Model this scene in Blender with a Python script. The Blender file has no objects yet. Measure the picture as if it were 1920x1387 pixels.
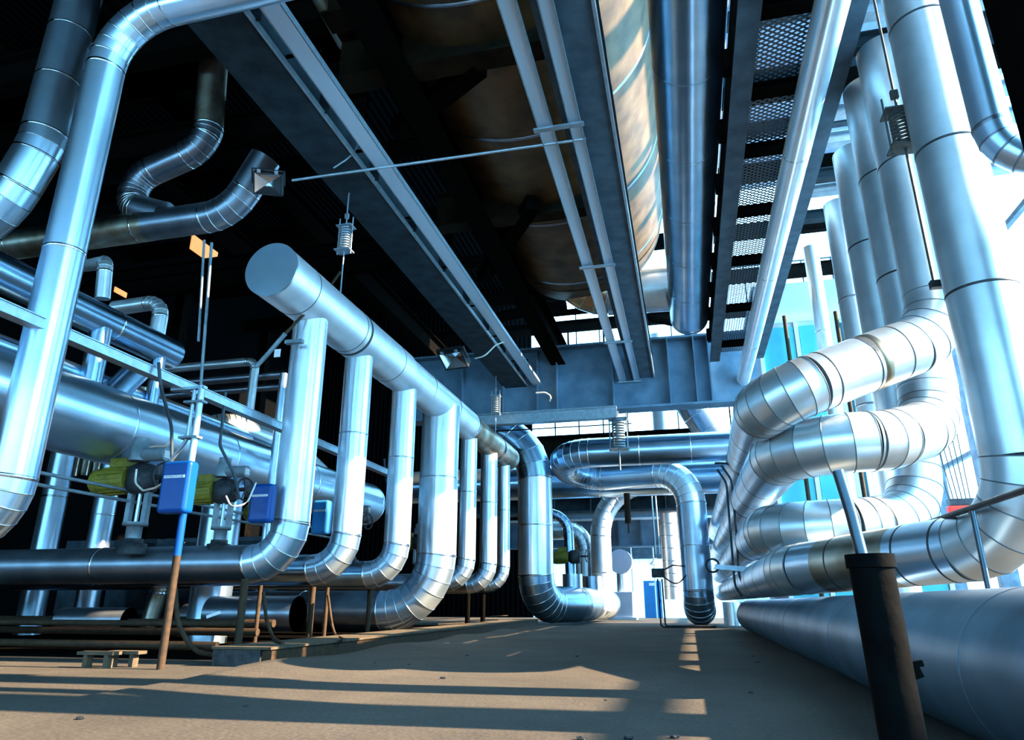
import bpy, bmesh, math, random
from mathutils import Vector, Matrix
R0 = random.Random(7)
C = bpy.context.scene.collection
PI = math.pi
V = Vector
# ------------------------------------------------------------------ camera maths (image taken as 1920x1387)
FPX = 1305.0; TILT = math.atan(437/1305.0); YAW = math.atan(335/1376.0); CAMZ = 1.0
ct, st, cy, sy = math.cos(TILT), math.sin(TILT), math.cos(YAW), math.sin(YAW)
FW = V((-sy*ct, cy*ct, st)); RT = V((cy, sy, 0)); UP = V((sy*st, -cy*st, ct))
def W(px, py, X=None, Y=None, Z=None):
    """world point seen at a pixel, on the plane x=X, y=Y or z=Z"""
    d = FW + RT*((px-960)/FPX) + UP*((693.5-py)/FPX)
    if X is not None: t = X/d.x
    elif Y is not None: t = Y/d.y
    else: t = (Z-CAMZ)/d.z
    return V((d.x*t, d.y*t, CAMZ+d.z*t))
# ------------------------------------------------------------------ materials
def new_mat(name):
    m = bpy.data.materials.new(name); m.use_nodes = True
    nt = m.node_tree; return m, nt, nt.nodes['Principled BSDF']
def N(nt, t, **k):
    n = nt.nodes.new(t)
    for a, b in k.items():
        if a.startswith('i_'): n.inputs[a[2:].replace('_', ' ')].default_value = b
        else: setattr(n, a, b)
    return n
def ramp(nt, src, stops):
    r = nt.nodes.new('ShaderNodeValToRGB'); e = r.color_ramp.elements
    e[0].position, e[0].color = stops[0][0], (*stops[0][1], 1)
    e[1].position, e[1].color = stops[-1][0], (*stops[-1][1], 1)
    for p, c in stops[1:-1]:
        x = e.new(p); x.color = (*c, 1)
    nt.links.new(src, r.inputs[0]); return r
def metal(name, col, col2, rough=.3, spread=.1, streak=30., bump=.12, metallic=1.0, dent=.25, aniso=.45):
    """rolled sheet cladding: fine streaks round the pipe, dull blotches, shallow dents"""
    m, nt, b = new_mat(name); L = nt.links
    uv = N(nt, 'ShaderNodeTexCoord'); mp = N(nt, 'ShaderNodeMapping'); mp.inputs['Scale'].default_value = (.7, streak, 1)
    L.new(uv.outputs['UV'], mp.inputs[0])
    n1 = N(nt, 'ShaderNodeTexNoise'); n1.inputs['Scale'].default_value = 1.; n1.inputs['Detail'].default_value = 4
    L.new(mp.outputs[0], n1.inputs['Vector'])
    n2 = N(nt, 'ShaderNodeTexNoise'); n2.inputs['Scale'].default_value = 1.3; n2.inputs['Detail'].default_value = 5
    L.new(uv.outputs['Object'], n2.inputs['Vector'])
    r = ramp(nt, n2.outputs['Fac'], [(.35, col), (.66, col2)])
    L.new(r.outputs[0], b.inputs['Base Color'])
    b.inputs['Metallic'].default_value = metallic
    b.inputs['Anisotropic'].default_value = min(.8, aniso*1.6); b.inputs['Anisotropic Rotation'].default_value = .25
    tg = N(nt, 'ShaderNodeTangent'); tg.direction_type = 'UV_MAP'
    L.new(tg.outputs[0], b.inputs['Tangent'])
    ma = N(nt, 'ShaderNodeMath', operation='MULTIPLY_ADD'); ma.inputs[1].default_value = spread*2; ma.inputs[2].default_value = rough-spread
    mx = N(nt, 'ShaderNodeMath', operation='ADD'); mh = N(nt, 'ShaderNodeMath', operation='MULTIPLY'); mh.inputs[1].default_value = .5
    L.new(n1.outputs['Fac'], mx.inputs[0]); L.new(n2.outputs['Fac'], mx.inputs[1]); L.new(mx.outputs[0], mh.inputs[0])
    L.new(mh.outputs[0], ma.inputs[0]); L.new(ma.outputs[0], b.inputs['Roughness'])
    bp = N(nt, 'ShaderNodeBump'); bp.inputs['Strength'].default_value = bump; bp.inputs['Distance'].default_value = .01
    L.new(n1.outputs['Fac'], bp.inputs['Height'])
    n3 = N(nt, 'ShaderNodeTexNoise'); n3.inputs['Scale'].default_value = .9; n3.inputs['Detail'].default_value = 1
    L.new(uv.outputs['Object'], n3.inputs['Vector'])
    bp2 = N(nt, 'ShaderNodeBump'); bp2.inputs['Strength'].default_value = dent; bp2.inputs['Distance'].default_value = .06
    L.new(n3.outputs['Fac'], bp2.inputs['Height']); L.new(bp.outputs[0], bp2.inputs['Normal'])
    L.new(bp2.outputs[0], b.inputs['Normal'])
    return m
def paint(name, col, col2=None, rough=.6, scale=3., metallic=0., bump=.15, lo=.35, hi=.7, det=6, spec=.18):
    m, nt, b = new_mat(name); L = nt.links
    tc = N(nt, 'ShaderNodeTexCoord'); n = N(nt, 'ShaderNodeTexNoise'); n.inputs['Scale'].default_value = scale; n.inputs['Detail'].default_value = det
    L.new(tc.outputs['Object'], n.inputs['Vector'])
    r = ramp(nt, n.outputs['Fac'], [(lo, col), (hi, col2 or col)])
    L.new(r.outputs[0], b.inputs['Base Color'])
    b.inputs['Roughness'].default_value = rough; b.inputs['Metallic'].default_value = metallic; b.inputs['Specular IOR Level'].default_value = spec
    bp = N(nt, 'ShaderNodeBump'); bp.inputs['Strength'].default_value = bump; bp.inputs['Distance'].default_value = .01
    L.new(n.outputs['Fac'], bp.inputs['Height']); L.new(bp.outputs[0], b.inputs['Normal'])
    return m
M = {}
M['alu'] = metal('aluminium_cladding', (.84, .94, 1.), (.72, .86, .96), .33, .07, metallic=.82, streak=22., bump=.06, dent=.05)
M['header'] = metal('sunlit_header_cladding', (.86, .92, .96), (.66, .74, .80), .46, .08, streak=22., bump=.05, dent=.05, metallic=.62)
M['alu2'] = metal('galvanised_cladding', (.60, .76, .90), (.46, .64, .80), .34, .06, metallic=.9, streak=22., bump=.06, dent=.05)
M['alu_dull'] = metal('weathered_cladding', (.70, .78, .82), (.50, .58, .62), .39, .08, metallic=.84, bump=.06, dent=.05, aniso=.3)
M['tank'] = metal('tank_cladding', (.62, .82, .96), (.50, .72, .90), .31, .05, metallic=.94, streak=18., bump=.06, dent=.05)
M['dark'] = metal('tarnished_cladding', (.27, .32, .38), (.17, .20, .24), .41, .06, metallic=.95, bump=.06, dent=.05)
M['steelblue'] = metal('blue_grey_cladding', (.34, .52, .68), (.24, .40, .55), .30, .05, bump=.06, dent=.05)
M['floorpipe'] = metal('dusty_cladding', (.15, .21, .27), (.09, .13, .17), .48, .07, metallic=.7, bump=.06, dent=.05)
M['stain'] = metal('rust_and_sun_gold_cladding', (.50, .47, .40), (.20, .15, .09), .45, .1)
M['duct'] = metal('sun_gold_duct_cladding', (.15, .09, .036), (.05, .03, .014), .55, .1, streak=3., dent=.5, aniso=.2, metallic=.35)  # warm sun gold is put into the base colour
M['tarn'] = paint('tarnished_seam', (.10, .13, .15), (.2, .24, .27), .5, 5., .5)
M['duct2'] = metal('bronze_cladding', (.50, .33, .17), (.25, .17, .10), .33, .06, dent=.05, bump=.03)
M['band'] = metal('band_steel', (.75, .85, .92), (.6, .7, .8), .25, .05)
M['banddark'] = paint('band_gap', (.03, .035, .04), (.06, .07, .08), .5)
M['galv'] = paint('galvanised_steel', (.42, .53, .60), (.30, .40, .47), .42, 6., .75, .1)
M['beam'] = paint('grey_beam_paint', (.028, .047, .06), (.012, .02, .027), .7, 2.2, 0., .4)
M['beamlt'] = paint('pale_beam_paint', (.08, .12, .155), (.04, .065, .088), .65, 2.2, 0., .3)
M['girder'] = paint('blue_grey_girder_paint', (.17, .28, .39), (.09, .17, .25), .55, 1.2, 0., .2)
M['black'] = paint('near_black_steel', (.003, .003, .003), (.006, .005, .004), .9, 3., spec=0.)
M['rustbeam'] = paint('brown_primer', (.022, .016, .009), (.007, .006, .004), .85, 1.5, spec=.08)
M['rust'] = paint('rusty_post', (.05, .03, .016), (.024, .016, .010), .7, 9.)
M['bollard'] = paint('old_black_paint', (.0010, .0014, .0016), (.0022, .003, .0034), .8, 14., 0., .6, spec=.03)
M['blue'] = paint('blue_enamel', (.002, .06, .27), (.002, .048, .22), .3, 2., 0., .02)
M['bluelt'] = paint('light_blue_enamel', (.03, .25, .62), (.03, .2, .55), .35, 2., 0., .02)
M['yellow'] = paint('yellow_green_enamel', (.24, .22, .03), (.13, .12, .025), .42, 7., 0., .1)
M['iron'] = paint('dark_cast_iron', (.02, .025, .03), (.05, .055, .06), .5, 8., .4)
M['inner'] = metal('worn_rod_steel', (.10, .15, .19), (.06, .09, .12), .4, .05)
M['castdark'] = paint('weathered_hanger_steel', (.05, .065, .07), (.12, .12, .11), .6, 8., .3)
M['castgrey'] = paint('grey_cast_housing', (.22, .29, .33), (.15, .2, .24), .45, 6., .3)
M['cablew'] = paint('white_cable', (.75, .72, .65), (.6, .58, .52), .5)
M['cableb'] = paint('dark_cable', (.03, .05, .06), (.05, .07, .09), .45)
M['label'] = paint('white_label', (.8, .82, .84), (.7, .72, .75), .5)
M['ink'] = paint('label_ink', (.05, .05, .08), (.06, .06, .08), .6)
M['white'] = paint('white_plaster', (.80, .84, .88), (.70, .75, .8), .8, 1.)
M['lilac'] = paint('pale_lilac_wall', (.62, .66, .78), (.52, .57, .70), .8, 1.)
M['cyan'] = paint('cyan_panel', (.10, .52, .62), (.08, .44, .55), .55, 1.)
M['teal'] = paint('dark_teal', (.02, .12, .15), (.02, .08, .11), .6, 1.)
M['redp'] = paint('red_paint', (.42, .03, .02), (.3, .02, .02), .5)
M['wood'] = paint('dry_timber', (.10, .078, .05), (.05, .04, .03), .85, 6.)
M['doorblue'] = paint('door_blue', (.03, .22, .52), (.02, .19, .46), .45)
def floor_mat():
    m, nt, b = new_mat('dusty_concrete'); L = nt.links
    tc = N(nt, 'ShaderNodeTexCoord')
    a = N(nt, 'ShaderNodeTexNoise'); a.inputs['Scale'].default_value = .35; a.inputs['Detail'].default_value = 8; a.inputs['Roughness'].default_value = .6
    L.new(tc.outputs['Object'], a.inputs['Vector'])
    r = ramp(nt, a.outputs['Fac'], [(.3, (.044, .038, .031)), (.5, (.064, .056, .046)), (.72, (.086, .076, .062))])
    f = N(nt, 'ShaderNodeTexNoise'); f.inputs['Scale'].default_value = 22; f.inputs['Detail'].default_value = 8
    L.new(tc.outputs['Object'], f.inputs['Vector'])
    r2 = ramp(nt, f.outputs['Fac'], [(.3, (.62, .62, .62)), (.7, (1.1, 1.1, 1.1))])
    mu = N(nt, 'ShaderNodeMixRGB', blend_type='MULTIPLY'); mu.inputs[0].default_value = 1
    L.new(r.outputs[0], mu.inputs[1]); L.new(r2.outputs[0], mu.inputs[2])
    vo = N(nt, 'ShaderNodeTexVoronoi'); vo.inputs['Scale'].default_value = 5; L.new(tc.outputs['Object'], vo.inputs['Vector'])
    r3 = ramp(nt, vo.outputs['Distance'], [(.02, (.25, .22, .2)), (.05, (1, 1, 1))])
    mu2 = N(nt, 'ShaderNodeMixRGB', blend_type='MULTIPLY'); mu2.inputs[0].default_value = .8
    L.new(mu.outputs[0], mu2.inputs[1]); L.new(r3.outputs[0], mu2.inputs[2])
    L.new(mu2.outputs[0], b.inputs['Base Color']); b.inputs['Roughness'].default_value = .88
    b.inputs['Specular IOR Level'].default_value = .25
    bp = N(nt, 'ShaderNodeBump'); bp.inputs['Strength'].default_value = .5; bp.inputs['Distance'].default_value = .02
    L.new(f.outputs['Fac'], bp.inputs['Height'])
    w = N(nt, 'ShaderNodeTexNoise'); w.inputs['Scale'].default_value = 1.1; w.inputs['Detail'].default_value = 4
    L.new(tc.outputs['Object'], w.inputs['Vector'])
    bp2 = N(nt, 'ShaderNodeBump'); bp2.inputs['Strength'].default_value = .6; bp2.inputs['Distance'].default_value = .08
    L.new(w.outputs['Fac'], bp2.inputs['Height']); L.new(bp.outputs[0], bp2.inputs['Normal']); L.new(bp2.outputs[0], b.inputs['Normal'])
    return m
M['floor'] = floor_mat()
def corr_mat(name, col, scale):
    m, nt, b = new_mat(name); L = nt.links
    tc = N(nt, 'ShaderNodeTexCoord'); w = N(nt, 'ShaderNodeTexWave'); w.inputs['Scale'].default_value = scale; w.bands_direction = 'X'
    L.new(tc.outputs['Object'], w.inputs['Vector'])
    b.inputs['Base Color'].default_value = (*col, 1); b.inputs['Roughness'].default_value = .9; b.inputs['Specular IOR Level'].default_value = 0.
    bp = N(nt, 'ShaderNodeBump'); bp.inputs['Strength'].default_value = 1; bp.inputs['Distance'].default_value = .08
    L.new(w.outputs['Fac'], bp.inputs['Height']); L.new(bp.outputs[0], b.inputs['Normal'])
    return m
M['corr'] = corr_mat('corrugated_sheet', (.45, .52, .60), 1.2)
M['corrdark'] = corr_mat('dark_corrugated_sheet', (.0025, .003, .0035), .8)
def translucent(name, col, k):
    m, nt, b = new_mat(name); L = nt.links; b.inputs['Base Color'].default_value = (*col, 1); b.inputs['Roughness'].default_value = .6
    t = N(nt, 'ShaderNodeBsdfTranslucent'); t.inputs[0].default_value = (*col, 1); mx = N(nt, 'ShaderNodeMixShader'); mx.inputs[0].default_value = k
    L.new(b.outputs[0], mx.inputs[1]); L.new(t.outputs[0], mx.inputs[2]); L.new(mx.outputs[0], nt.nodes['Material Output'].inputs[0])
    tc = N(nt, 'ShaderNodeTexCoord'); w = N(nt, 'ShaderNodeTexWave'); w.inputs['Scale'].default_value = .9; w.bands_direction = 'X'
    L.new(tc.outputs['Object'], w.inputs['Vector']); r = ramp(nt, w.outputs['Fac'], [(.2, tuple(c*.8 for c in col)), (.6, col)]); L.new(r.outputs[0], t.inputs[0])
    return m
M['wallglow'] = translucent('daylight_glow_wall', (.85, .92, .95), .6)  # translucency added so the white back wall glows with daylight
M['corrt'] = translucent('translucent_corrugated_sheet', (.62, .70, .80), .4)
def mesh_mat():
    """expanded metal: staggered oval holes cut through a thin steel sheet"""
    m, nt, b = new_mat('expanded_metal'); L = nt.links
    tc = N(nt, 'ShaderNodeTexCoord'); sp = N(nt, 'ShaderNodeSeparateXYZ'); L.new(tc.outputs['Object'], sp.inputs[0])
    def mth(op, a, bb=None):
        n = N(nt, 'ShaderNodeMath', operation=op)
        for i, q in enumerate((a, bb)):
            if q is None: continue
            if isinstance(q, (int, float)): n.inputs[i].default_value = q
            else: L.new(q, n.inputs[i])
        return n.outputs[0]
    u = mth('MULTIPLY', sp.outputs[0], 5.5); v = mth('MULTIPLY', sp.outputs[1], 8.)
    def cell(off):
        a = mth('SUBTRACT', mth('FRACT', mth('ADD', u, off)), .5); c = mth('SUBTRACT', mth('FRACT', mth('ADD', v, off)), .5)
        return mth('ADD', mth('ABSOLUTE', a), mth('ABSOLUTE', c))
    d = mth('MINIMUM', cell(0.), cell(.5))
    hole = mth('LESS_THAN', d, .29)
    b.inputs['Base Color'].default_value = (.03, .045, .06, 1); b.inputs['Metallic'].default_value = .3; b.inputs['Roughness'].default_value = .45
    tr = N(nt, 'ShaderNodeBsdfTransparent'); mx = N(nt, 'ShaderNodeMixShader')
    L.new(hole, mx.inputs[0]); L.new(b.outputs[0], mx.inputs[1]); L.new(tr.outputs[0], mx.inputs[2])
    L.new(mx.outputs[0], nt.nodes['Material Output'].inputs[0])
    return m
M['mesh'] = mesh_mat()
def perf_mat():
    m, nt, b = new_mat('perforated_tray_steel'); L = nt.links
    tc = N(nt, 'ShaderNodeTexCoord'); vo = N(nt, 'ShaderNodeTexVoronoi'); vo.inputs['Scale'].default_value = 12; vo.inputs['Randomness'].default_value = .15
    L.new(tc.outputs['Object'], vo.inputs['Vector'])
    r = ramp(nt, vo.outputs['Distance'], [(.17, (.04, .05, .07)), (.22, (.62, .76, .88))])
    L.new(r.outputs[0], b.inputs['Base Color']); b.inputs['Metallic'].default_value = .6; b.inputs['Roughness'].default_value = .45
    return m
M['perf'] = perf_mat()
def glass_mat():
    m, nt, b = new_mat('window_glass'); L = nt.links
    tr = N(nt, 'ShaderNodeBsdfTransparent'); g = N(nt, 'ShaderNodeBsdfGlossy'); g.inputs['Roughness'].default_value = .05
    mx = N(nt, 'ShaderNodeMixShader'); mx.inputs[0].default_value = .05
    L.new(tr.outputs[0], mx.inputs[1]); L.new(g.outputs[0], mx.inputs[2]); L.new(mx.outputs[0], nt.nodes['Material Output'].inputs[0])
    return m
M['glass'] = glass_mat()
def emit(name, col, s):
    m, nt, b = new_mat(name); b.inputs['Emission Color'].default_value = (*col, 1); b.inputs['Emission Strength'].default_value = s
    b.inputs['Base Color'].default_value = (*col, 1); return m
M['amber'] = emit('amber_lit_pane', (1., .42, .12), .75)
M['chrome'] = paint('mirror_reflector', (.9, .93, .96), (.85, .88, .9), .12, 1., 1., 0)

# ------------------------------------------------------------------ mesh helpers
def link(name, bm, mat, parent=None, smooth=False, loc=None, mat2=None):
    me = bpy.data.meshes.new(name)
    if loc is not None: bmesh.ops.translate(bm, verts=bm.verts, vec=-V(loc))
    bm.to_mesh(me); bm.free()
    me.materials.append(mat if not isinstance(mat, str) else M[mat])
    if mat2: me.materials.append(M[mat2])
    if smooth:
        for p in me.polygons: p.use_smooth = True
    o = bpy.data.objects.new(name, me); C.objects.link(o)
    if loc is not None: o.location = loc
    if parent is not None:
        o.parent = parent
        if loc is None: o.matrix_parent_inverse = Matrix.Translation(-parent.location)
        else: o.location = V(loc)-parent.location
    return o
def tag(o, label, cat, group=None, kind=None):
    o['label'] = label; o['category'] = cat
    if group: o['group'] = group
    if kind: o['kind'] = kind
    return o
def empty(name, loc, label, cat, group=None):
    o = bpy.data.objects.new(name, None); C.objects.link(o); o.location = loc; o.empty_display_size = .2
    return tag(o, label, cat, group)
def BM(): return bmesh.new()
def box(bm, a, b):
    x0, x1 = sorted((a[0], b[0])); y0, y1 = sorted((a[1], b[1])); z0, z1 = sorted((a[2], b[2]))
    vs = [bm.verts.new(p) for p in ((x0,y0,z0),(x1,y0,z0),(x1,y1,z0),(x0,y1,z0),(x0,y0,z1),(x1,y0,z1),(x1,y1,z1),(x0,y1,z1))]
    for f in ((0,3,2,1),(4,5,6,7),(0,1,5,4),(1,2,6,5),(2,3,7,6),(3,0,4,7)): bm.faces.new([vs[i] for i in f])
    return bm
def bar(bm, p0, p1, w, h, up=V((0,0,1))):
    """rectangular bar from p0 to p1, w across, h along up"""
    p0, p1 = V(p0), V(p1); d = (p1-p0).normalized(); s = d.cross(up)
    if s.length < 1e-4: s = V((1,0,0))
    s.normalize(); u = s.cross(d).normalized(); vs = []
    for p in (p0, p1):
        for a, b in ((-1,-1),(1,-1),(1,1),(-1,1)): vs.append(bm.verts.new(p+s*a*w/2+u*b*h/2))
    for f in ((0,1,2,3),(7,6,5,4),(0,4,5,1),(1,5,6,2),(2,6,7,3),(3,7,4,0)): bm.faces.new([vs[i] for i in f])
    return bm
def frame_of(d):
    d = d.normalized(); a = V((0,0,1)) if abs(d.z) < .9 else V((1,0,0))
    s = d.cross(a).normalized(); return s, s.cross(d).normalized()
def tube(bm, pts, r, seg=12, caps=True, radii=None, s0=None):
    """swept round tube through pts (parallel transport), UV u = round, v = along (metres)"""
    uvl = bm.loops.layers.uv.verify(); pts = [V(p) for p in pts]; n = len(pts)
    tans = []
    for i in range(n):
        if i == 0: t = pts[1]-pts[0]
        elif i == n-1: t = pts[-1]-pts[-2]
        else: t = (pts[i]-pts[i-1]).normalized()+(pts[i+1]-pts[i]).normalized()
        tans.append(t.normalized())
    s = (s0 or frame_of(tans[0])[0]); rings = []; vv = 0; vl = []
    for i in range(n):
        if i: vv += (pts[i]-pts[i-1]).length
        vl.append(vv)
        s = (s-tans[i]*s.dot(tans[i])).normalized(); u = s.cross(tans[i]).normalized()
        rr = radii[i] if radii else r
        rings.append([bm.verts.new(pts[i]+(s*math.cos(2*PI*k/seg)+u*math.sin(2*PI*k/seg))*rr) for k in range(seg)])
    fs = []
    for i in range(n-1):
        for k in range(seg):
            k2 = (k+1) % seg
            f = bm.faces.new((rings[i][k], rings[i+1][k], rings[i+1][k2], rings[i][k2])); f.smooth = True
            for lp, (uu, v2) in zip(f.loops, ((k, vl[i]), (k, vl[i+1]), (k+1, vl[i+1]), (k+1, vl[i]))): lp[uvl].uv = (uu/seg*2*PI*r, v2)
            fs.append(f)
    if caps:
        for rg, fl in ((rings[0], 1), (rings[-1], 0)):
            rg = [bm.verts.new(v.co) for v in rg]
            f = bm.faces.new(rg if fl else rg[::-1])
            for lp in f.loops: lp[uvl].uv = (lp.vert.co.x, lp.vert.co.z)
    return rings
def fillet(path, rad, n=6):
    """polyline with arcs; returns list of ('s',p0,p1) and ('a',[pts])"""
    path = [V(p) for p in path]; out = []; cur = path[0]
    for i in range(1, len(path)-1):
        a, b, c = path[i-1], path[i], path[i+1]
        r = rad[i-1] if isinstance(rad, (list, tuple)) else rad
        d1 = (a-b).normalized(); d2 = (c-b).normalized()
        ang = d1.angle(d2); th = PI-ang
        if th < .02: continue
        tl = r*math.tan(th/2); tl = min(tl, (b-a).length*.98, (c-b).length*.98); rr = tl/math.tan(th/2)
        p1, p2 = b+d1*tl, b+d2*tl
        ce = b+(d1+d2).normalized()*(rr/math.cos(th/2)); v1 = p1-ce; ax = d1.cross(d2).normalized()
        m = max(2, round(th/(PI/2)*n)) ; arc = []
        for k in range(m+1):
            arc.append(ce+Matrix.Rotation(-th*k/m, 3, ax) @ v1)
        if (arc[-1]-p2).length > (arc[0]-p2).length and th > .1: arc = [ce+Matrix.Rotation(th*k/m, 3, ax) @ v1 for k in range(m+1)]
        if (p1-cur).length > 1e-3: out.append(('s', cur, p1))
        out.append(('a', arc)); cur = p2
    if (path[-1]-cur).length > 1e-3: out.append(('s', cur, path[-1]))
    return out
def band(p, d, r, mat, parent, w=.05, k=1.018, seg=44):
    k = max(k, 1.008)
    d = V(d).normalized(); bm = BM(); p = V(p)
    tube(bm, [p-d*(w/2+.004), p-d*w/2, p+d*w/2, p+d*(w/2+.004)], r, seg, False, [r*.99, r*k, r*k, r*.99])
    return link('joint_band', bm, mat, parent)
def pipe(name, label, cat, path, r, mat='alu', rad=None, gores=6, every=3.0, group=None, bandmat='band', cap=(True, True), seg=44, bw=.045, ends=True, bands=None, bk=1.018, elbow_mats=None, sec_mats=None, seam=None):
    path = [V(p) for p in path]
    segs = fillet(path, rad if rad is not None else r*2.4, gores)
    low = min((V(p) for p in path), key=lambda p: p.z)
    root = empty(name, low, label, cat, group)
    si = ei = 0
    for q, s in enumerate(segs):
        if s[0] == 's':
            bm = BM(); L = (s[2]-s[1]).length; ns = max(1, int(L/4))
            tube(bm, [s[1].lerp(s[2], k/ns) for k in range(ns+1)], r, seg, True)
            link('straight_section', bm, (sec_mats or {}).get(si, mat), root); si += 1
            d = (s[2]-s[1]).normalized()
            if every and L > every*1.2:
                k = int(L/every)
                for j in range(1, k+1):
                    if j*every < L-.3: band(s[1]+d*(j*L/(k+1)), d, r, bandmat, root, bw, bk)
        else:
            a = s[1]; bm = BM(); s0 = frame_of(a[1]-a[0])[0]; m = len(a)
            tn = []
            for k in range(m):
                if k == 0: t = a[1]-a[0]
                elif k == m-1: t = a[-1]-a[-2]
                else: t = (a[k+1]-a[k-1])
                tn.append(t.normalized())
            uvl = bm.loops.layers.uv.verify(); s1 = s0; acc = 0; ringp = []
            for k in range(m):
                s1 = (s1-tn[k]*s1.dot(tn[k])).normalized(); u1 = s1.cross(tn[k]).normalized(); ringp.append((s1.copy(), u1))
            for k in range(m-1):
                rA = [bm.verts.new(a[k]+(ringp[k][0]*math.cos(2*PI*j/seg)+ringp[k][1]*math.sin(2*PI*j/seg))*r) for j in range(seg)]
                rB = [bm.verts.new(a[k+1]+(ringp[k+1][0]*math.cos(2*PI*j/seg)+ringp[k+1][1]*math.sin(2*PI*j/seg))*r) for j in range(seg)]
                L2 = (a[k+1]-a[k]).length
                for j in range(seg):
                    j2 = (j+1) % seg; f = bm.faces.new((rA[j], rB[j], rB[j2], rA[j2])); f.smooth = True
                    for lp, (uu, v2) in zip(f.loops, ((j, acc), (j, acc+L2), (j+1, acc+L2), (j+1, acc))): lp[uvl].uv = (uu/seg*2*PI*r, v2)
                acc += L2
            for k in range(0, m):       # raised seams between the gores, in the same sheet
                t = tn[k]; p = a[k]; w = bw*.3
                sx, ux = ringp[k]
                rr = []
                for (dd, kk) in ((-w, .995), (-w*.6, 1.016), (w*.6, 1.016), (w, .995)):
                    rr.append([bm.verts.new(p+t*dd+(sx*math.cos(2*PI*j/seg)+ux*math.sin(2*PI*j/seg))*r*kk) for j in range(seg)])
                for i in range(3):
                    for j in range(seg):
                        j2 = (j+1) % seg; f = bm.faces.new((rr[i][j], rr[i+1][j], rr[i+1][j2], rr[i][j2])); f.smooth = True; f.material_index = 1
                        for lp in f.loops: lp[uvl].uv = (j/seg*2*PI*r, i*.01)
            link('elbow', bm, (elbow_mats or {}).get(ei, mat), root, mat2=seam or bandmat); ei += 1
            if ends:
                band(a[0]-tn[0]*.02, tn[0], r, bandmat, root, bw, bk); band(a[-1]+tn[-1]*.02, tn[-1], r, bandmat, root, bw, bk)
    for (p, d) in (bands or []): band(p, d, r, bandmat, root, bw, bk)
    return root
def rod(name, label, cat, pts, r, mat, group=None, seg=10, rad=None):
    """thin bent rod, cable or conduit as one mesh"""
    pts = [V(p) for p in pts]
    if rad and len(pts) > 2:
        q = []
        for s in fillet(pts, rad, 5):
            q += [s[1], s[2]] if s[0] == 's' else s[1]
        pts = [q[0]]+[b for a, b in zip(q, q[1:]) if (b-a).length > 1e-4]
    bm = BM(); lo = min(pts, key=lambda p: p.z).copy(); tube(bm, pts, r, seg)
    o = link(name, bm, mat, None, loc=lo)
    return tag(o, label, cat, group)
def rpart(name, pts, r, mat, parent, seg=10, rad=None):
    pts = [V(p) for p in pts]
    if rad and len(pts) > 2:
        q = []
        for s in fillet(pts, rad, 5):
            q += [s[1], s[2]] if s[0] == 's' else s[1]
        pts = [q[0]]+[b for a, b in zip(q, q[1:]) if (b-a).length > 1e-4]
    bm = BM(); tube(bm, pts, r, seg); return link(name, bm, mat, parent)
def ibeam_bm(bm, p0, p1, w, h, tf=.04, tw=.03, up=V((0,0,1))):
    """p0,p1: centre of the underside"""
    p0, p1 = V(p0), V(p1)
    bar(bm, p0+up*tf/2, p1+up*tf/2, w, tf); bar(bm, p0+up*(h-tf/2), p1+up*(h-tf/2), w, tf)
    bar(bm, p0+up*h/2, p1+up*h/2, tw, h-2*tf)
def ibeam(name, label, p0, p1, w, h, mat, tf=.04, tw=.03, cat='beam', group=None, kind=None):
    bm = BM(); ibeam_bm(bm, p0, p1, w, h, tf, tw)
    o = link(name, bm, mat, loc=(V(p0)+V(p1))/2)
    return tag(o, label, cat, group, kind)
def struct(name, bm, mat, smooth=False):
    o = link(name, bm, mat, smooth=smooth); o['kind'] = 'structure'; return o
def bevel(o, w=.02, n=3):
    m = o.modifiers.new('b', 'BEVEL'); m.width = w; m.segments = n; m.limit_method = 'ANGLE'; return o

# ================================================================== THE HALL
XL, XR, YB, YF, ZR = -32., 15., 54., -12., 27.
bm = BM()
nx, ny = 60, 90
grid = [[None]*(ny+1) for _ in range(nx+1)]
def fz(x, y):
    z = 0.
    if -6.8 < x < -3.4 and 6 < y < 34:
        k = (x+6.8)/3.4; z += (1-k)**2*.16*min(1, (y-6)/4)*(.75+.25*math.sin(y*1.3))
    return z
xs = [XL+(XR-XL)*i/nx for i in range(nx+1)]; xs = sorted(xs+[-6.8+.2*i for i in range(18)])
ys = [YF+(YB-YF)*j/ny for j in range(ny+1)]
vv = [[bm.verts.new((x, y, fz(x, y))) for y in ys] for x in xs]
for i in range(len(xs)-1):
    for j in range(len(ys)-1):
        f = bm.faces.new((vv[i][j], vv[i+1][j], vv[i+1][j+1], vv[i][j+1])); f.smooth = True
struct('floor', bm, 'floor')
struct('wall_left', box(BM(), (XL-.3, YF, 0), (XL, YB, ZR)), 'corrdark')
struct('wall_front', box(box(BM(), (XL, YF-.3, 0), (XR, YF, 3)), (XL, YF-.3, 8), (XR, YF, ZR)), 'corrdark')  # unseen wall; its gap is sized to light camera-facing metal
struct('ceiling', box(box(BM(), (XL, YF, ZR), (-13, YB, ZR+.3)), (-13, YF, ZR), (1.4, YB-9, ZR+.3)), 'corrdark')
M['skylight'] = translucent('milky_roof_sheet', (.30, .38, .48), .35)
struct('ceiling_right', box(box(BM(), (1.4, YF, 23), (XR, 20, 23.1)), (1.4, 21.2, 23), (XR, 36, 23.1)), 'skylight')
struct('trim_41', box(BM(), (1.3, YF, 22.9), (1.39, YB-9, ZR)), 'black')  # unseen strip added to stop sun leaking through the roof gap
bm = BM()
for k_ in range(12): box(bm, (1.4, -6+3.6*k_, 22.3), (XR, -5.6+3.6*k_, 22.98))
struct('trim_40', bm, 'beam')
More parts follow.
